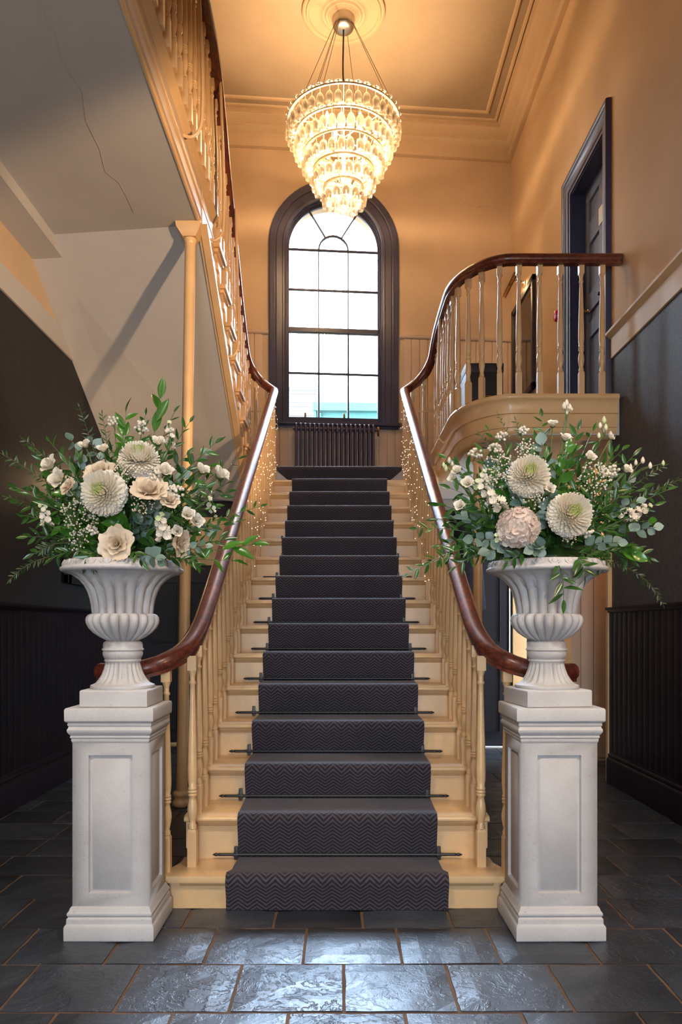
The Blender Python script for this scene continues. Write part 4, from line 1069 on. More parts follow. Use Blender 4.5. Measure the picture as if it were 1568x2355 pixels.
urn_r, mouth = urn('fluted white stone urn filled with flowers on the right pedestal', .783, 2.905, .8455, .13)

# ================================================================== OUTSIDE THE WINDOW
slab('ground', (-20, 9.6, 1.2), (20, 60, 1.4), M['outstone'])
ob = thing('outbuilding', 'stone outbuilding with a teal gutter seen through the bottom of the arched window', 'building', (1.5, 14, 1.4))
def obp(name, mbx, mat):
    o = link(name, mbx.mesh(name), mat, ob); o.location = -ob.location
obp('wall', MB().box((-.48, 14.1, 1.4), (5, 18, 5.05)), M['outstone'])
obp('gutter', MB().sweep([(-.52, 14.0, 5.22), (5, 14.0, 5.16)], [(-.09, -.09), (.07, -.09), (.09, .05), (.07, .05), (.06, -.05), (-.06, -.05), (-.07, .05), (-.09, .05)], smooth=False), M['outteal'])
obp('fascia', MB().box((-.5, 14.06, 5.0), (5, 14.12, 5.26)), M['outteal'])
obp('downpipe', MB().tube([(-.50, 14.0, 1.4), (-.50, 14.0, 5.3)], .045, 8).tube([(-.40, 14.02, 1.4), (-.40, 14.02, 5.1)], .03, 8), M['outteal'])
obp('roof', MB().prism([(14.0, 5.22), (17.5, 6.9), (17.5, 6.8), (14.0, 5.12)], -.5, 5, lambda a, c, d: Vector((d, a, c))), M['outslate'])
ob2 = thing('slate_roofed_house', 'neighbouring house with a pale slate roof filling the lower panes of the arched window', 'building', (-2.5, 16, 1.4))
def ob2p(name, mbx, mat):
    o = link(name, mbx.mesh(name), mat, ob2); o.location = -ob2.location; return o
ob2p('wall', MB().box((-9, 16.2, 1.4), (5.5, 20, 4.3)), M['outstone'])
n = 17
me = MB().box((-9, 0, 0), (5.5, .22, .02)).mesh('slate_course')
for i in range(n):
    y = 15.6+i*.20; z = 4.3+i*.163
    o = link('slate_course', me, M['outslate'], ob2); o.location = Vector((0, y, z))-ob2.location; o.rotation_euler = (math.atan2(.163, .20)-.06, 0, 0)
ob2p('ridge', MB().tube([(-9, 19.05, 7.1), (5.5, 19.05, 7.1)], .09, 8), M['outslate'])

# hairline cracks in the plaster
def crack_line(parent, pts, r=.0022):
    r6 = random.Random(9); out = []
    for a, b in zip(pts, pts[1:]):
        a = Vector(a); b = Vector(b); k = 7
        for i in range(k): out.append(a.lerp(b, i/k)+Vector((r6.uniform(-.012, .012), 0, r6.uniform(-.012, .012))))
    out.append(Vector(pts[-1])); MB().tube(out, r, 4).obj('crack', M['boards'], parent, kind='structure')
def onback(px, py):
    q = P(px, py, 1) - Vector((0, 0, EYE)); t = (BO-Vector((0, 0, EYE))).dot(BN)/q.dot(BN); return Vector((0, 0, EYE))+q*t
crack_line(wb, [onback(*p) for p in ((1000, 452), (1040, 440), (1062, 462), (1095, 476), (1120, 474), (1163, 484))])
def onz(px, py, z):
    y = (z-EYE)*F_PX/(HOR_PX-py); return P(px, py, y)
cs = MB().tube([onz(px+dx, py, 3.698) for px, py, dx in ((92, 5, 0), (105, 45, 3), (128, 70, -2), (135, 120, 2), (160, 165, -3), (185, 210, 3), (200, 280, -2), (225, 340, 3), (245, 395, -3), (272, 420, 2), (292, 455, 0), (308, 490, 0))], .0012, 4)
cs.obj('ceiling_crack', M['boards'], kind='structure')

# ================================================================== FLOWERS
def g_leaf(name, a, b, rough=.32, trans=.22, coat=0.0):
    g = N(name); co = g.coord(); oi = g.n('ShaderNodeObjectInfo'); nz = g.noise(co, 14, 3, .6)
    mxf = g.math('ADD', g.math('MULTIPLY', nz, .5, 'Fac'), g.math('MULTIPLY', oi, .5, 'Random'))
    r = g.ramp(mxf, 0, [(.25, a), (.75, b)]); g.l(r, 0, g.b, 'Base Color'); g.set(Roughness=rough)
    g.b.inputs['Specular IOR Level'].default_value = .55
    tl = g.n('ShaderNodeBsdfTranslucent'); g.l(r, 0, tl, 0); mx = g.n('ShaderNodeMixShader'); mx.inputs[0].default_value = trans
    g.l(g.b, 0, mx, 1); g.l(tl, 0, mx, 2); g.l(mx, 0, g.out, 'Surface'); return g.m
M['leaf'] = g_leaf('glossy_green_leaf', (.018, .060, .010), (.050, .135, .022), .26)
M['leafbig'] = g_leaf('bright_green_leaf', (.030, .115, .010), (.060, .19, .018), .24)
M['leaffine'] = g_leaf('fine_dark_leaf', (.014, .040, .010), (.045, .10, .022), .35)
M['euc'] = g_leaf('silver_green_eucalyptus_leaf', (.075, .135, .10), (.20, .29, .25), .45, .12)
M['stem'] = g_leaf('green_stem', (.05, .10, .02), (.09, .14, .04), .5, .0)
M['twig'] = g_leaf('brown_twig', (.06, .035, .018), (.10, .06, .03), .6, 0)
M['petal'] = g_leaf('white_petal', (.72, .66, .54), (.82, .77, .67), .6, .28)
M['petalcream'] = g_leaf('cream_rose_petal', (.70, .57, .42), (.78, .67, .53), .6, .28)
M['petalpink'] = g_leaf('blush_hydrangea_petal', (.66, .52, .44), (.76, .66, .58), .6, .25)
M['petalgreen'] = g_leaf('greenish_petal', (.60, .66, .30), (.72, .74, .46), .6, .28)
M['bud'] = g_leaf('pale_green_bud', (.45, .52, .26), (.62, .66, .42), .55, .1)

def leaf_mesh(name, mat, w=.30, curl=.18, fold=.10, pw=.9, n=6, wav=0):
    """unit leaf: grows along +Y, faces +Z"""
    vs = []; fs = []
    for i in range(n+1):
        t = i/n; hw = w*.5*math.sin(PI*min(1, t**pw))**.85 if 0 < t < 1 else .008
        z = -curl*t*t + wav*math.sin(t*9)
        vs += [(-hw, t, z+fold*hw), (0, t, z-fold*hw*.6), (hw, t, z+fold*hw)]
    for i in range(n):
        for j in range(2): q = i*3+j; fs.append((q, q+1, q+4, q+3))
    me = mesh(name, vs, fs, True); me.materials.append(mat); return me
LEAF = {'ruscus': [leaf_mesh('leaf', M['leaf'], .33, c, .25, .85) for c in (.10, .25, -.08)],
        'big': [leaf_mesh('leaf', M['leafbig'], .36, c, .3, .9, 8) for c in (.15, .30)],
        'wide': [leaf_mesh('leaf', M['leafbig'], .58, c, .2, .85, 8, .02) for c in (.15, .3)],
        'euc': [leaf_mesh('leaf', M['euc'], .86, c, .12, .95, 8) for c in (.06, .18)],
        'fine': [leaf_mesh('leaf', M['leaffine'], .26, .15, .2, .85, 4)]}

def bez(a, c, b, n=12):
    return [a*(1-t)**2 + c*2*t*(1-t) + b*t*t for t in [i/n for i in range(n+1)]]
def frame(d, nrm):
    y = d.normalized(); x = y.cross(nrm)
    if x.length < 1e-3: x = y.cross(Vector((.3, .2, 1)))
    x.normalize(); z = x.cross(y); return Matrix((x, y, z)).transposed().to_4x4()
fr = random.Random(21)
CAMV = Vector((0, -1, .12))
def sprig(kind, label, a, b, n=12, size=.06, start=.3, bend=None, group=None, name=None, stuff=False, spread=50, mat=None, cat='foliage'):
    a = Vector(a); b = Vector(b); mid = (a+b)/2
    c = mid + (Vector(bend) if bend else Vector((0, -.02, (b-a).length*.12)))
    pth = bez(a, c, b, 14); ln = sum((q-p).length for p, q in zip(pth, pth[1:]))
    nm = name or {'ruscus': 'ruscus_sprig', 'big': 'broad_leaf_sprig', 'wide': 'broad_leaf_sprig', 'euc': 'eucalyptus_sprig', 'fine': 'fine_foliage_sprig'}[kind]
    t0 = thing(nm, label, cat, a, group)
    link('stem', MB().tube([p-a for p in pth], .0022, 5, scale=[1-.6*i/14 for i in range(15)]).mesh('stem'), mat or (M['twig'] if kind in ('euc', 'fine') else M['stem']), t0)
    lv = LEAF[kind]; acc = MB() if stuff else None
    for i in range(n):
        t = start+(1-start)*(i+.5)/n; k = min(13, int(t*14)); f = t*14-k
        p = pth[k].lerp(pth[k+1], f); tg = (pth[k+1]-pth[k]).normalized()
        side = tg.cross(CAMV); side = side.normalized() if side.length > .05 else Vector((1, 0, 0))
        s = 1 if i % 2 else -1
        ang = math.radians(fr.gauss(spread, 12)) if i < n-1 else 0
        roll = fr.gauss(0, .55)
        sd = (side*s*math.cos(roll) + CAMV*math.sin(roll)).normalized()
        d = tg*math.cos(ang)+sd*math.sin(ang)
        nrm = (CAMV + Vector((fr.gauss(0, .45), fr.gauss(0, .3), fr.gauss(.35, .45)))).normalized()
        sc = size*fr.uniform(.8, 1.15)*(1-.35*abs(t-.6))
        Mx = Matrix.Translation(p-a) @ frame(d, nrm) @ Matrix.Scale(sc, 4)
        me = lv[fr.randrange(len(lv))]
        if stuff:
            acc.add([Mx @ v.co for v in me.vertices], [tuple(q.vertices) for q in me.polygons], True)
        else:
            o = link('leaf', me, None, t0); o.matrix_local = Mx
    if stuff:
        me = bpy.data.meshes.new('leaves'); me.from_pydata([tuple(v) for v in acc.v], [], acc.f); me.polygons.foreach_set('use_smooth', [True]*len(me.polygons))
        o = link('leaves', me, M['leaffine'], t0); o['kind'] = 'stuff'
    return t0

def face_mat(d):
    d = Vector(d).normalized(); return d.to_track_quat('Z', 'Y').to_matrix().to_4x4()
def petal_grid(fn, nu=4, nv=4):
    vs = [fn(-1+2*i/nu, j/nv) for j in range(nv+1) for i in range(nu+1)]
    fs = [(j*(nu+1)+i, j*(nu+1)+i+1, (j+1)*(nu+1)+i+1, (j+1)*(nu+1)+i) for j in range(nv) for i in range(nu)]
    return vs, fs
# chrysanthemum: one mesh of some 260 incurved petals, shared
def chrys_mesh(lo, hi, N_=420):
    b = MB()
    r4 = random.Random(4)
    for i in range(lo, hi):
        th = math.radians(3+112*math.sqrt(i/N_)); ph = i*2.39996
        d = Vector((math.sin(th)*math.cos(ph), math.sin(th)*math.sin(ph), math.cos(th)))
        w = .060+.030*(i/N_); ln = r4.uniform(.93, 1.03)*(.80+.20*min(1, (i/N_)*6))
        x = d.cross(Vector((0, 0, 1))); x = x.normalized() if x.length > 1e-3 else Vector((1, 0, 0)); up = x.cross(d).normalized()
        if up.z < 0: up = -up
        R0 = .30; inc = .16 if th < 1.3 else .04
        def fn(u, v):
            r = R0+(ln-R0)*v; hw = w*(.35+.65*math.sin(PI*min(1, v*.82+.05)))
            zc = inc*v*v*v + .05*(1-abs(u))*(v) - (.0 if th < 1.2 else .10*v*v)
            return d*r + x*(u*hw) + up*(zc + .25*hw*u*u)
        vs, fs = petal_grid(fn, 2, 4); b.add(vs, fs, True)
    me = bpy.data.meshes.new('petals'); me.from_pydata([tuple(v) for v in b.v], [], b.f); me.polygons.foreach_set('use_smooth', [True]*len(me.polygons)); return me
CH_P = chrys_mesh(26, 420); CH_P.materials.append(M['petal']); CH_C = chrys_mesh(0, 26); CH_C.name = 'centre'; CH_C.materials.append(M['petalgreen'])
def rose_petal(name, mat, rad, open_, h, hw, lip):
    def fn(u, v):
        a = u*hw*(math.sin(PI*(.18+.62*v))**.6); r = rad*(.30+.70*math.sin(PI*.5*min(1, v*1.15)))+open_*v*v
        z = h*v - .0*u*u - .10*h*abs(u)**3*v
        if v > .66: r += lip*(v-.66)*3*(1+.5*math.sin(u*4+h*9)); z -= lip*(v-.66)*1.2*(abs(u)+.3)
        z += .05*math.sin(u*5+rad*7)*v
        return Vector((r*math.cos(a), r*math.sin(a), z))
    vs, fs = petal_grid(fn, 6, 6); me = mesh(name, vs, fs, True); me.materials.append(mat); return me
def rose_set(mat):
    return [rose_petal('petal', mat, .16, .00, .95, 1.5, .02), rose_petal('petal', mat, .34, .06, .93, 1.15, .10), rose_petal('petal', mat, .54, .16, .82, .95, .20), rose_petal('petal', mat, .70, .34, .62, .85, .26)]
ROSE = {'cream': rose_set(M['petalcream']), 'white': rose_set(M['petal'])}
def floret_mesh(mat, n=4, ruff=.1):
    b = MB()
    for k in range(n):
        a0 = 2*PI*k/n
        def fn(u, v):
            hw = .46*math.sin(PI*min(1, .10+.75*v)); r = .04+.52*v
            p = Vector((r, u*hw, .10*v*v + ruff*math.sin(u*5+k)*v*.35)); return Matrix.Rotation(a0, 3, 'Z') @ p
        vs, fs = petal_grid(fn, 3, 3); b.add(vs, fs, True)
    b.lathe([(.001, -.03), (.05, 0), (.001, .05)], 6)
    me = bpy.data.meshes.new('floret'); me.from_pydata([tuple(v) for v in b.v], [], b.f); me.polygons.foreach_set('use_smooth', [True]*len(me.polygons)); me.materials.append(mat); return me
FL_H = floret_mesh(M['petalpink'], 4, .25); FL_S = floret_mesh(M['petal'], 5, .7); FL_SG = floret_mesh(M['bud'], 4, .5)
CAL = MB().lathe([(.05, -.28), (.10, -.22), (.30, -.10), (.42, .06), (.30, .04), (.05, 0)], 10).mesh('calyx'); CAL.materials.append(M['stem'])
def stemline(t0, a, hub, rad=.0028):
    a = Vector(a); h = Vector(hub)
    link('stem', MB().tube([p-a for p in bez(h, h.lerp(a, .6)+Vector((0, .03, .0)), a, 8)], rad, 6).mesh('stem'), M['stem'], t0)
def bloom(name, label, cat, pos, r, d, hub, group=None):
    t0 = thing(name, label, cat, pos, group); stemline(t0, pos, hub); return t0, face_mat(d) @ Matrix.Scale(r, 4)
def chrysanthemum(label, pos, r, d, hub):
    t0, Mx = bloom('chrysanthemum', label, 'flower', pos, r, d, hub)
    Mx = Mx @ Matrix.Translation((0, 0, -.35))
    for me, nm in ((CH_P, 'petals'), (CH_C, 'centre')): o = link(nm, me, None, t0); o.matrix_local = Mx
def rose(label, pos, r, d, hub, kind='cream', cup=1.0, name='rose', lay=((3, 0), (4, 1), (4, 1), (5, 2), (5, 3), (4, 3)), group=None, cat='flower'):
    t0, Mx = bloom(name, label, cat, pos, r, d, hub, group)
    Mx = Mx @ Matrix.Translation((0, 0, -.45)); ph = fr.uniform(0, 6)
    for n, L in lay:
        for k in range(n):
            o = link('petal', ROSE[kind][L], None, t0); o.matrix_local = Mx @ Matrix.Rotation(ph+2*PI*k/n+fr.uniform(-.15, .15), 4, 'Z') @ Matrix.Rotation(fr.uniform(-.14, .14), 4, 'X') @ Matrix.Scale(fr.uniform(.92, 1.06), 4)
        ph += .6
    o = link('calyx', CAL, None, t0); o.matrix_local = Mx
def lisi(label, pos, r, d, hub, group=None):
    rose(label, pos, r, d, hub, 'white', name='lisianthus', lay=((2, 0), (3, 1), (4, 2)), group=group)
def hydrangea(label, pos, r, d, hub):
    t0, Mx = bloom('hydrangea', label, 'flower', pos, r, d, hub)
    for i in range(96):
        th = math.radians(96*math.sqrt(i/96)); ph = i*2.39996; q = Vector((math.sin(th)*math.cos(ph), math.sin(th)*math.sin(ph), math.cos(th)*.75-.3))
        o = link('floret', FL_H, None, t0); o.matrix_local = Mx @ Matrix.Translation(q*fr.uniform(.88, 1.0)) @ face_mat(q+Vector((fr.gauss(0, .25), fr.gauss(0, .25), .5))) @ Matrix.Scale(fr.uniform(.36, .46), 4) @ Matrix.Rotation(fr.uniform(0, 6), 4, 'Z')
def stock(label, a, b, hub, n=14, r=.02, group=None):
    a = Vector(a); b = Vector(b); t0 = thing('stock_stem', label, 'flower', a, group); stemline(t0, a, hub)
    link('stalk', MB().tube([Vector(), b-a], .0028, 6).mesh('stalk'), M['stem'], t0)
    ax = (b-a).normalized()
    for i in range(n):
        t = i/(n-1); ph = i*2.4; x = ax.orthogonal().normalized(); y = ax.cross(x)
        q = (x*math.cos(ph)+y*math.sin(ph))*(r*.8*(1-.4*t)) + (b-a)*t
        o = link('floret', FL_S if t < .82 else FL_SG, None, t0); o.matrix_local = Matrix.Translation(q) @ face_mat(q-(b-a)*t+ax*.006+Vector((0, -.012, 0))) @ Matrix.Scale(r*(1.45-.6*t), 4) @ Matrix.Rotation(fr.uniform(0, 6), 4, 'Z')
BALL = [(.001, -1), (.75, -.65), (1, 0), (.75, .65), (.001, 1)]
def cloud(name, label, pos, rx, n, br, hub, mat='petal', rz=None, cat='flower', group=None):
    pos = Vector(pos); t0 = thing(name, label, cat, pos, group); stemline(t0, pos, hub, .0016)
    b = MB(); st = MB(); rz = rz or rx
    for i in range(n):
        while True:
            q = Vector((fr.uniform(-1, 1), fr.uniform(-1, 1), fr.uniform(-1, 1)))
            if q.length < 1: break
        q = Vector((q.x*rx, q.y*rx*.7-.0, q.z*rz))
        b.lathe([(x*br, z*br) for x, z in BALL], 6, q)
        if i % 3 == 0: st.tube([Vector((0, .02, -rz*.9)), q*.5+Vector((0, 0, -.2*rz)), q], .0006, 3)
    o = link('blossom', b.mesh('blossom'), M[mat], t0); o['kind'] = 'stuff'
    o = link('twig', st.mesh('twig'), M['stem'], t0)
def budspray(label, pts, hub, rb=.010, group=None):
    p0 = Vector(pts[0]); t0 = thing('bud_spray', label, 'flower', p0, group); stemline(t0, p0, hub)
    for p in pts[1:] + [pts[0]]:
        q = Vector(p)-p0
        if q.length > .001: link('stem', MB().tube([Vector((0, 0, -.03)), q*.6+Vector((0, 0, -.006)), q], .0014, 5).mesh('stem'), M['stem'], t0)
        k = fr.uniform(.8, 1.2)*rb
        link('bud', MB().lathe([(.001, -k*1.1), (k*.6, -k*.8), (k*.85, 0), (k*.6, k*.9), (.001, k*1.7)], 8, q, M=None).mesh('bud'), M['bud'] if fr.random() < .35 else M['petal'], t0)

YB = 2.905
def bouquet(side, cx, cy, rx, ry, ux, word):
    hub = Vector((ux, YB, 1.405))
    # moss block that holds the stems
    t0 = thing('flower_foam', 'dark green block of flower foam sunk in the %s urn under the stems' % word, 'flower foam', (ux, YB, 1.33))
    link('block', MB().lathe([(.10, 0), (.14, .02), (.15, .07), (.11, .10), (.02, .115)], 24, mod=lambda r, z, a: r*(1+.04*math.sin(7*a))).mesh('block'), M['leaffine'], t0)
    def S(px, py, off=0):
        q = 1-((px-cx)/rx)**2-((py-cy)/ry)**2
        return P(px, py, YB-.21*math.sqrt(max(0, q))+off)
    def dirn(p, up=.25): v = Vector(p)-Vector((ux, YB+.12, 1.47)); v.normalize(); return v + Vector((0, -.55, up*.5))
    return hub, S, dirn

FILL = {}
CLOCK = ['twelve', 'one', 'two', 'three', 'four', 'five', 'six', 'seven', 'eight', 'nine', 'ten', 'eleven']
def fill(word, cx, cy, rx, ry, S, hub, n, seed):
    r5 = random.Random(seed)
    for i in range(n):
        a = i*2.39996; k = math.sqrt((i+.5)/n); px = cx+rx*.98*k*math.cos(a)+r5.gauss(0, 8); py = cy+ry*.98*k*math.sin(a)+r5.gauss(0, 8)
        py = min(py, 1292)
        ck = CLOCK[int(round(math.degrees(math.atan2(px-cx, cy-py))/30)) % 12]; ring = 'heart' if k < .45 else 'middle ring' if k < .75 else 'outer ring'
        tip = S(px, py, .045+r5.uniform(-.02, .05)); kind = r5.choice(('ruscus', 'ruscus', 'ruscus', 'ruscus', 'wide', 'euc'))
        sz = {'ruscus': .062, 'wide': .06, 'euc': .045}[kind]; lab = {'ruscus': 'green ruscus', 'wide': 'broad leafed', 'euc': 'silvery eucalyptus'}[kind] + '|%s o clock in the %s|%s' % (ck, ring, word)
        FILL.setdefault(lab, []).append((px, sprig(kind, lab, hub+Vector((r5.uniform(-.08, .08), r5.uniform(-.06, .06), 0)), tip, 11, sz, .30, group='%s filler of the %s bouquet' % (kind.replace('euc', 'eucalyptus').replace('wide', 'broad leaf'), word))))

# ---------------- left bouquet
hubL, S, D = bouquet(-1, 290, 1145, 215, 160, -.834, 'left')
fill('left', 288, 1150, 250, 158, S, hubL, 74, 1)
def ch_(lab, px, py, rp, off=-.02, d=None): p = S(px, py, off); chrysanthemum(lab, p, rp*.00158, d or D(p), hubL)
ch_('large white chrysanthemum facing forward, low centre of the left bouquet', 232, 1128, 52, -.05, (-.12, -1, .12))
ch_('large white chrysanthemum tilted up at the top of the left bouquet', 320, 1046, 47, -.02, (.15, -.65, .75))
def ro_(lab, px, py, rp, d, off=-.03, kind='cream'): p = S(px, py, off); rose(lab, p, rp*.00145, d, hubL, kind)
ro_('cream rose seen from above, right of the big chrysanthemum in the left bouquet', 343, 1124, 34, (.15, -.75, .65))
ro_('open cream rose hanging over the rim of the left urn', 267, 1250, 33, (-.05, -1, .1), -.05)
ro_('cream rose half hidden behind the big chrysanthemum of the left bouquet', 228, 1084, 30, (-.1, -.7, .6), .02)
ro_('small peach rose at the outer left of the left bouquet', 155, 1118, 18, (-.5, -.7, .4))
ro_('pale cream rosebud beside the upward facing rose of the left bouquet', 391, 1150, 19, (.3, -.8, .5))
ro_('cream rose turned sideways at the lower right of the left bouquet', 418, 1250, 26, (.8, -.4, -.1))
def li_(lab, px, py, rp, d, off=-.02, hub=hubL, SS=S): lisi(lab, SS(px, py, off), rp*.0017, d, hub)
li_('white lisianthus, upper of the pair at the outer left of the left bouquet', 112, 1068, 24, (-.5, -.8, .5))
li_('white lisianthus, lower of the pair at the outer left of the left bouquet', 132, 1100, 25, (-.4, -.9, .2))
li_('small white lisianthus cup above the chrysanthemum in the left bouquet', 237, 1032, 15, (-.1, -.7, .8))
li_('small white lisianthus near the top left of the left bouquet', 195, 1022, 16, (-.3, -.7, .7))
li_('white lisianthus beside the column in the left bouquet', 380, 1082, 20, (.3, -.8, .6))
li_('white lisianthus at the outer right of the left bouquet', 466, 1080, 18, (.5, -.6, .7))
li_('greenish white lisianthus furthest right in the left bouquet', 508, 1090, 22, (.7, -.5, .6))
li_('white lisianthus low right of the left bouquet above its round neighbour', 433, 1182, 17, (.3, -.9, .4))
li_('white lisianthus below the stem cluster at the lower right of the left bouquet', 453, 1198, 17, (.5, -.9, .1))
li_('small round white lisianthus facing forward low in the left bouquet', 408, 1221, 14, (.1, -1, .1))
li_('white lisianthus by the tall broad leaf of the left bouquet', 364, 1015, 17, (.2, -.7, .7))
stock('pale green and white stock spike at the far left of the left bouquet', S(108, 1205), S(98, 1162), hubL, 10, .017)
stock('pale green and white stock spike low right in the left bouquet', S(378, 1238, -.03), S(366, 1185, -.03), hubL, 14, .021)
stock('white stock spike standing at the top of the left bouquet', S(392, 1020, .0), S(388, 968, .0), hubL, 9, .015)
stock('white stock spike leaning right in the left bouquet', S(478, 1150, .0), S(497, 1190, .0), hubL, 8, .012)
cl = lambda nm, lab, px, py, rp, n, br, SS=S, hub=hubL, off=-.02: cloud(nm, lab, SS(px, py, off), rp*.00165, n, br, hub)
for lab, px, py, rp, n in (('gypsophila cloud at the lower left of the left bouquet', 172, 1182, 34, 90), ('gypsophila cloud hanging just above the left urn rim', 180, 1240, 27, 60), ('gypsophila cloud below the top chrysanthemum of the left bouquet', 290, 1082, 30, 70),
                           ('gypsophila cloud in the middle of the left bouquet', 328, 1162, 26, 45), ('small gypsophila sprig beside the stock of the left bouquet', 215, 1200, 16, 26)):
    cl('gypsophila_spray', 'white '+lab, px, py, rp, n, .0034)
for lab, px, py, rp, n in (('white waxflower cluster at the top of the left bouquet', 327, 980, 18, 22), ('white waxflower cluster by the upright leaf of the left bouquet', 262, 972, 16, 18), ('white waxflower cluster above the rosebud of the left bouquet', 405, 1133, 18, 28),
                           ('cream waxflower cluster left of the urn rim rose', 213, 1215, 14, 18), ('white waxflower cluster inside the left bouquet near the column', 352, 1092, 16, 20)):
    cl('waxflower_cluster', lab, px, py, rp, n, .0062)
def sg(kind, lab, px, py, n=12, size=.06, dy=.0, bend=None, start=.35, SS=None, hub=None, ox=0, **kw):
    h = (hub or hubL)+Vector((ox, 0, 0)); tip = P(px, py, YB+dy); sprig(kind, lab, h, tip, n, size, start, bend, **kw)
sg('big', 'tall broad green leaf standing highest in the left bouquet', 370, 905, 4, .115, -.02, (.03, 0, .02), .72, spread=25)
sg('big', 'broad leafed sprig at the top centre of the left bouquet', 290, 940, 7, .07, -.03, None, .55, spread=38)
sg('big', 'bright broad leafed sprig reaching right over the left handrail', 590, 1250, 4, .095, -.10, (.0, -.05, -.03), .72, spread=28)
sg('big', 'broad leafed sprig pointing down right beside the left urn', 545, 1290, 6, .06, -.10, (.02, -.05, .0), .5)
sg('ruscus', 'dark ruscus sprig reaching right toward the central stairs from the left bouquet', 606, 1162, 12, .042, -.05, (.02, 0, .03), .4)
sg('ruscus', 'dark ruscus sprig with sparse leaves arching over the left handrail', 555, 1052, 7, .05, .02, (.02, 0, .08), .5)
sg('ruscus', 'glossy ruscus sprig beside the column in the left bouquet', 500, 1015, 12, .055, .0, None, .4)
sg('ruscus', 'glossy ruscus sprig rising beside the column at the right of the left bouquet', 440, 965, 10, .05, .02, None, .45)
sg('ruscus', 'ruscus sprig spreading low right of the left bouquet', 520, 1240, 12, .06, -.10, (.03, -.04, .0), .4)
sg('ruscus', 'ruscus sprig draped over the right of the left urn rim', 455, 1295, 11, .05, -.14, (.05, -.06, .02), .4)
sg('fine', 'feathery dark sprig rising at the upper left of the left bouquet', 182, 935, 34, .030, .0, None, .4, stuff=True)
sg('fine', 'feathery dark sprig just behind the upper left of the left bouquet', 235, 950, 26, .028, .04, None, .45, stuff=True)
sg('fine', 'long feathery sprig reaching the left edge of the left bouquet', 0, 1042, 46, .034, .0, (0, 0, .08), .35, stuff=True)
sg('fine', 'long feathery sprig arching left above the outer lisianthus', 55, 1010, 40, .032, -.03, (0, 0, .08), .35, stuff=True)
sg('fine', 'thin feathery sprig pointing left at mid height of the left bouquet', 12, 1142, 30, .030, .02, None, .35, stuff=True)
sg('fine', 'feathery trailing sprig falling lowest at the left of the left bouquet', 22, 1335, 46, .026, -.05, (-.10, 0, .10), .35, stuff=True)
sg('fine', 'feathery trailing sprig over the left shoulder of the left urn', 95, 1265, 40, .032, -.08, (-.06, 0, .08), .35, stuff=True)
sg('fine', 'feathery sprig bending down over the front of the left urn rim', 215, 1310, 30, .028, -.20, (-.02, -.12, .06), .45, stuff=True)
sg('fine', 'feathery sprig bending down right of the left urn rim', 462, 1305, 28, .028, -.12, (.04, -.08, .06), .45, stuff=True)
sg('ruscus', 'ruscus sprig spreading left above the left urn', 60, 1235, 13, .055, -.03, (-.03, 0, .05), .4)
sg('ruscus', 'ruscus sprig pointing left below the outer lisianthus pair', 50, 1185, 12, .05, .03, None, .4)
sg('ruscus', 'ruscus sprig pointing up left behind the outer lisianthus pair', 110, 1010, 11, .05, .05, None, .4)
sg('ruscus', 'ruscus sprig rising behind the top chrysanthemum', 335, 950, 10, .05, .06, None, .45)
sg('ruscus', 'ruscus sprig low at the left of the left urn rim', 120, 1285, 11, .05, -.06, (-.04, -.02, .06), .4)
sg('euc', 'silver eucalyptus sprig at the upper left of the left bouquet', 162, 1008, 8, .042, -.04, None, .55)
sg('euc', 'silver eucalyptus sprig hanging over the right of the left urn rim', 365, 1290, 8, .045, -.22, (.02, -.10, .04), .5)
sg('euc', 'silver eucalyptus sprig beside the column in the left bouquet', 425, 1095, 8, .042, -.12, None, .5)
sg('euc', 'silver eucalyptus sprig low right in the left bouquet', 478, 1255, 8, .040, -.12, (.02, -.04, .0), .5)

for lab, px, py, n, sz, dy, b in (('at the far left edge of the left bouquet', 35, 1120, 14, .052, -.02, (-.02, 0, .05)), ('high on the left shoulder of the left bouquet', 75, 1035, 13, .05, .04, (-.02, 0, .06)), ('sagging at the lower left of the left bouquet', 75, 1275, 13, .055, -.03, (-.05, 0, .08)),
                                  ('folded over the front left of the left urn rim', 195, 1300, 9, .05, -.20, (-.02, -.12, .06)), ('folded over the front right of the left urn rim', 330, 1296, 9, .045, -.22, (.02, -.13, .06)), ('standing behind the upright broad leaf of the left bouquet', 405, 940, 9, .05, .08, None), ('at the right shoulder of the left bouquet', 525, 1110, 12, .05, .02, (.02, 0, .05)), ('right of the pair of low lisianthus in the left bouquet', 545, 1200, 12, .05, -.04, (.03, 0, .04))):
    sg('ruscus', 'leafy ruscus sprig '+lab, px, py, n, sz, dy, b)

# ---------------- right bouquet
hubR, S2, D2 = bouquet(1, 1255, 1150, 235, 165, .783, 'right')
fill('right', 1255, 1155, 262, 158, S2, hubR, 78, 2)
def ch2(lab, px, py, rp, d, off=-.03): chrysanthemum(lab, S2(px, py, off), rp*.00158, d, hubR)
ch2('large white chrysanthemum high in the right bouquet', 1218, 1086, 48, (-.1, -.9, .35))
ch2('large white chrysanthemum with a green heart, lower in the right bouquet', 1317, 1178, 51, (.12, -1, .15), -.04)
hydrangea('blush white hydrangea head low left in the right bouquet', S2(1193, 1208, -.02), .072, (-.15, -1, .2), hubR)
def li2(lab, px, py, rp, d, off=-.02): lisi(lab, S2(px, py, off), rp*.0017, d, hubR)
li2('small round white lisianthus between the two chrysanthemums of the right bouquet', 1266, 1123, 13, (.1, -1, .2), -.05)
li2('small white lisianthus at the left of the right bouquet over the handrail', 1057, 1162, 14, (-.4, -.9, .3))
li2('white lisianthus opening upward at the top centre of the right bouquet', 1271, 974, 15, (-.1, -.5, .9))
li2('white lisianthus turned aside just below the top tip of the right bouquet', 1301, 1006, 15, (.2, -.6, .8))
li2('small white lisianthus near the topmost bud of the right bouquet', 1306, 942, 12, (.1, -.5, .9))
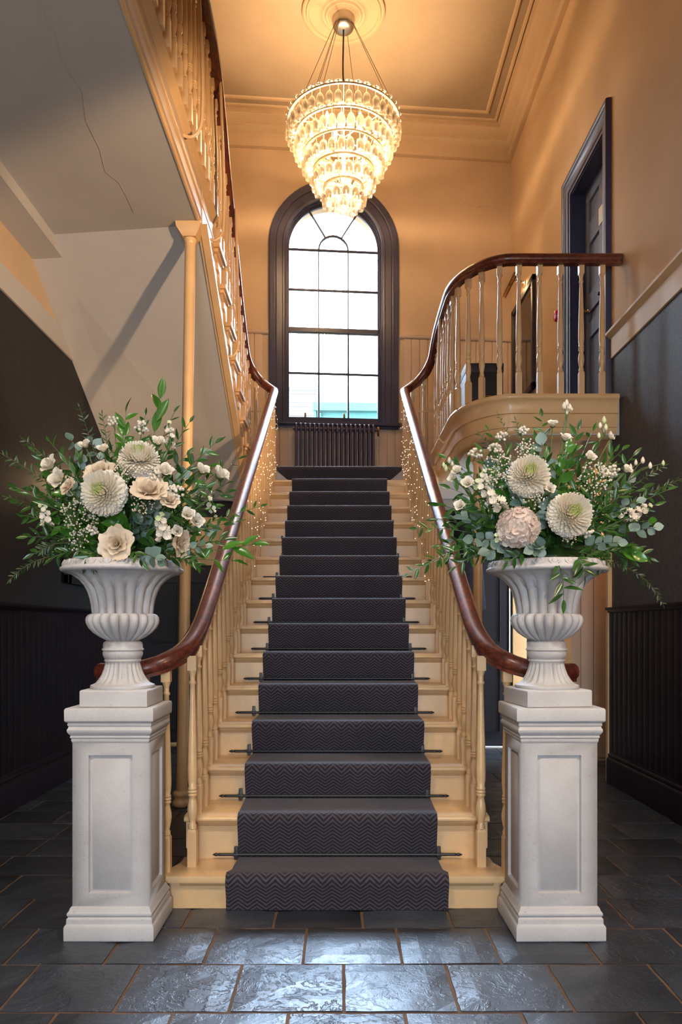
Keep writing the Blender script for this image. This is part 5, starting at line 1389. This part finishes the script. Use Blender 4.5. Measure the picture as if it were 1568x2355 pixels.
li2('white lisianthus nodding at the upper right of the right bouquet', 1406, 1005, 11, (.6, -.6, .5))
li2('white lisianthus, upper bloom of the diagonal spray at the left of the right bouquet', 1050, 1082, 14, (-.4, -.7, .6))
li2('white lisianthus, middle bloom of the diagonal spray at the left of the right bouquet', 1040, 1098, 13, (-.6, -.7, .3))
li2('white lisianthus, lowest bloom of the diagonal spray at the left of the right bouquet', 1075, 1110, 15, (-.3, -.9, .4))
li2('white lisianthus at the right shoulder of the right bouquet', 1442, 1080, 14, (.5, -.7, .6))
li2('white lisianthus deep at the right of the right bouquet', 1358, 1050, 15, (.2, -.8, .5), .02)
stock('white stock spike running diagonally at the left of the right bouquet', S2(1155, 1165, -.01), S2(1092, 1108, .0), hubR, 17, .021)
stock('pale stock spike topping the diagonal spray of the right bouquet', S2(1112, 1112, .0), S2(1112, 1085, .0), hubR, 8, .015)
stock('cream and green stock spike at the far right of the right bouquet', S2(1442, 1190, -.0), S2(1490, 1165, -.0), hubR, 15, .021)
stock('cream stock florets tucked under the hydrangea of the right bouquet', S2(1165, 1243, -.03), S2(1140, 1235, -.03), hubR, 7, .017)
for lab, px, py, rp, n in (('gypsophila cloud beside the high chrysanthemum of the right bouquet', 1150, 1072, 34, 80), ('gypsophila cloud above the high chrysanthemum of the right bouquet', 1210, 1036, 26, 56), ('gypsophila cloud at the right of the right bouquet', 1368, 1098, 38, 80),
                           ('gypsophila cloud under the lower chrysanthemum of the right bouquet', 1308, 1236, 18, 34), ('gypsophila cloud between hydrangea and high chrysanthemum', 1228, 1148, 24, 44), ('gypsophila wisp at the left of the right bouquet', 1140, 1105, 22, 34)):
    cloud('gypsophila_spray', 'white '+lab, S2(px, py, -.02), rp*.00165, n, .0034, hubR)
for lab, px, py, rp, n in (('flat white waxflower cluster at the upper left of the right bouquet', 1092, 1043, 20, 26), ('white waxflower cluster above the left shoulder of the right bouquet', 1138, 1030, 16, 22), ('white waxflower cluster near the top left of the right bouquet', 1155, 1003, 15, 20),
                           ('white waxflower cluster at the top of the right bouquet left of the buds', 1202, 990, 13, 18), ('white waxflower cluster by the lower chrysanthemum edge of the right bouquet', 1350, 1226, 15, 20), ('white waxflower cluster along the right arm of the right bouquet', 1400, 1085, 24, 34)):
    cloud('waxflower_cluster', lab, S2(px, py, -.01), rp*.00165, n, .0060, hubR, rz=rp*.001)
budspray('green white bud spray standing highest in the right bouquet', [P(1303, 948, YB-.02), P(1303, 928, YB-.02), P(1297, 935, YB-.03), P(1310, 940, YB)], hubR)
budspray('pale bud spray at the upper right of the right bouquet', [P(1390, 990, YB), P(1389, 968, YB), P(1380, 980, YB), P(1393, 984, YB-.02), P(1404, 1003, YB), P(1377, 1003, YB)], hubR)
budspray('pale bud spray along the right arm of the right bouquet', [P(1450, 1075, YB), P(1462, 1065, YB), P(1495, 1072, YB), P(1478, 1060, YB), P(1525, 1066, YB)], hubR, .009)
budspray('pale bud spray at the outer left of the right bouquet', [P(1040, 1068, YB), P(1033, 1060, YB), P(1025, 1078, YB), P(1020, 1070, YB)], hubR, .009)
def sr(kind, lab, px, py, n=12, size=.06, dy=.0, bend=None, start=.35, **kw): sg(kind, lab, px, py, n, size, dy, bend, start, hub=hubR, **kw)
sr('ruscus', 'ruscus sprig reaching lowest left over the handrail from the right bouquet', 935, 1322, 15, .045, -.08, (-.05, -.02, .10), .4)
sr('ruscus', 'ruscus sprig at the outer left of the right bouquet above the handrail', 955, 1215, 14, .045, -.04, (-.04, 0, .07), .4)
sr('ruscus', 'ruscus sprig hanging left of the right urn', 985, 1295, 13, .052, -.08, (-.05, -.02, .10), .4)
sr('ruscus', 'dense ruscus sprig left of the right urn rim', 1045, 1305, 13, .055, -.10, (-.04, -.03, .09), .4)
sr('ruscus', 'ruscus sprig pointing left below the small white lisianthus', 1000, 1195, 11, .05, .02, None, .4)
sr('ruscus', 'dark ruscus sprig rising left of the top buds in the right bouquet', 1245, 955, 12, .05, .02, None, .5)
sr('ruscus', 'ruscus sprig beside the top buds of the right bouquet', 1330, 985, 8, .055, -.02, None, .6)
sr('ruscus', 'ruscus sprig at the upper right of the right bouquet', 1415, 1035, 12, .052, .0, None, .45)
sr('ruscus', 'ruscus sprig at the right edge of the right bouquet', 1540, 1125, 14, .048, .0, (.03, 0, .05), .4)
sr('ruscus', 'ruscus sprig low right beside the right urn rim', 1450, 1290, 13, .055, -.08, (.04, -.03, .08), .4)
sr('ruscus', 'ruscus sprig low over the right rim of the right urn', 1380, 1300, 11, .05, -.14, (.04, -.06, .06), .45)
h0 = P(1288, 1292, 2.66)
sprig('ruscus', 'single ruscus sprig hanging down the front of the right urn', h0+Vector((0, .06, .03)), P(1296, 1385, 2.655), 9, .062, .12, (0, -.05, .02), spread=58)
sr('ruscus', 'short ruscus sprig bending over the front rim of the right urn', 1345, 1325, 9, .055, -.23, (.02, -.14, .06), .55)
sr('wide', 'broad glossy leaf sprig at the lower right of the right bouquet', 1458, 1275, 4, .085, -.12, (.04, -.03, .06), .7, spread=30)
sr('wide', 'bright broad leafed sprig in the heart of the right bouquet', 1290, 1075, 6, .065, -.14, None, .55, spread=40)
sr('fine', 'feathery sprig reaching the right edge beyond the right bouquet', 1575, 1098, 46, .030, .02, (.03, 0, .06), .4, stuff=True)
sr('fine', 'feathery sprig arching along the right arm of the right bouquet', 1530, 1070, 40, .028, .05, (.02, 0, .06), .4, stuff=True)
sr('fine', 'long feathery sprig trailing lowest at the right of the right urn', 1525, 1392, 44, .024, -.02, (.13, 0, .12), .35, stuff=True)
sr('fine', 'thin feathery sprig at the upper left of the right bouquet', 1145, 952, 16, .022, .02, None, .6, stuff=True)
sr('fine', 'dark feathery sprig behind the top left of the right bouquet', 1185, 965, 24, .026, .05, None, .5, stuff=True)
sr('fine', 'feathery sprig dropping over the right shoulder of the right urn', 1400, 1295, 32, .030, -.12, (.04, -.05, .08), .45, stuff=True)
sr('fine', 'silvery feathery sprig at the left shoulder of the right bouquet', 1100, 995, 22, .024, .04, None, .55, stuff=True)
for lab, px, py, n, sz, dy, b in (('over the handrail at the left of the right bouquet', 1062, 1190, 8, .058, -.06, None), ('just left of the right urn rim', 1083, 1240, 8, .046, -.14, None), ('below the hydrangea at the left of the right urn', 1122, 1268, 8, .048, -.18, (0, -.08, .03)),
                                 ('under the hydrangea above the right urn rim', 1225, 1262, 9, .045, -.22, (0, -.10, .03)), ('rising at the top centre of the right bouquet', 1245, 1018, 8, .058, -.10, None), ('with rounded leaves at the far right of the right bouquet', 1508, 1212, 9, .050, -.05, (.02, 0, .03)),
                                 ('low right in the right bouquet', 1425, 1248, 8, .045, -.14, None), ('between the two chrysanthemums of the right bouquet', 1262, 1160, 8, .05, -.20, None), ('beside the high chrysanthemum of the right bouquet', 1180, 1130, 8, .052, -.17, None)):
    sr('euc', 'silver eucalyptus sprig '+lab, px, py, n, sz, dy, b, .5)

for lab, px, py, n, sz, dy, b in (('filling the far right of the right bouquet', 1510, 1160, 14, .052, .0, (.03, 0, .05)), ('rising at the upper right of the right bouquet', 1460, 1045, 13, .05, .03, (.02, 0, .05)), ('sagging at the lower right of the right bouquet', 1500, 1285, 13, .05, -.04, (.06, 0, .08)),
                                  ('behind the bud spray at the left of the right bouquet', 1020, 1050, 12, .05, .05, None), ('above the waxflower of the right bouquet', 1120, 985, 10, .048, .06, None), ('folded over the front left of the right urn rim', 1165, 1298, 9, .05, -.20, (-.02, -.12, .06)), ('just left of the high chrysanthemum of the right bouquet', 1195, 1000, 9, .05, .04, None), ('right of the top buds of the right bouquet', 1365, 985, 10, .05, .05, None), ('low left of the right bouquet above the handrail', 1010, 1255, 14, .055, -.05, (-.04, 0, .06))):
    sr('ruscus', 'leafy ruscus sprig '+lab, px, py, n, sz, dy, b)

for key, items in FILL.items():
    look, where, word = key.split('|'); items.sort(key=lambda q: q[0]); n = len(items)
    for i, (px, o) in enumerate(items):
        if n == 1: o['label'] = '%s sprig at %s of the %s bouquet' % (look, where, word)
        else:
            pos = 'left one of two' if n == 2 and i == 0 else 'right one of two' if n == 2 else 'leftmost' if i == 0 else 'rightmost' if i == n-1 else 'middle' if n == 3 else ('left middle', 'right middle', 'inmost')[i-1]
            o['label'] = '%s %s sprigs at %s, %s bouquet' % (pos, look.split()[-1], where, word)
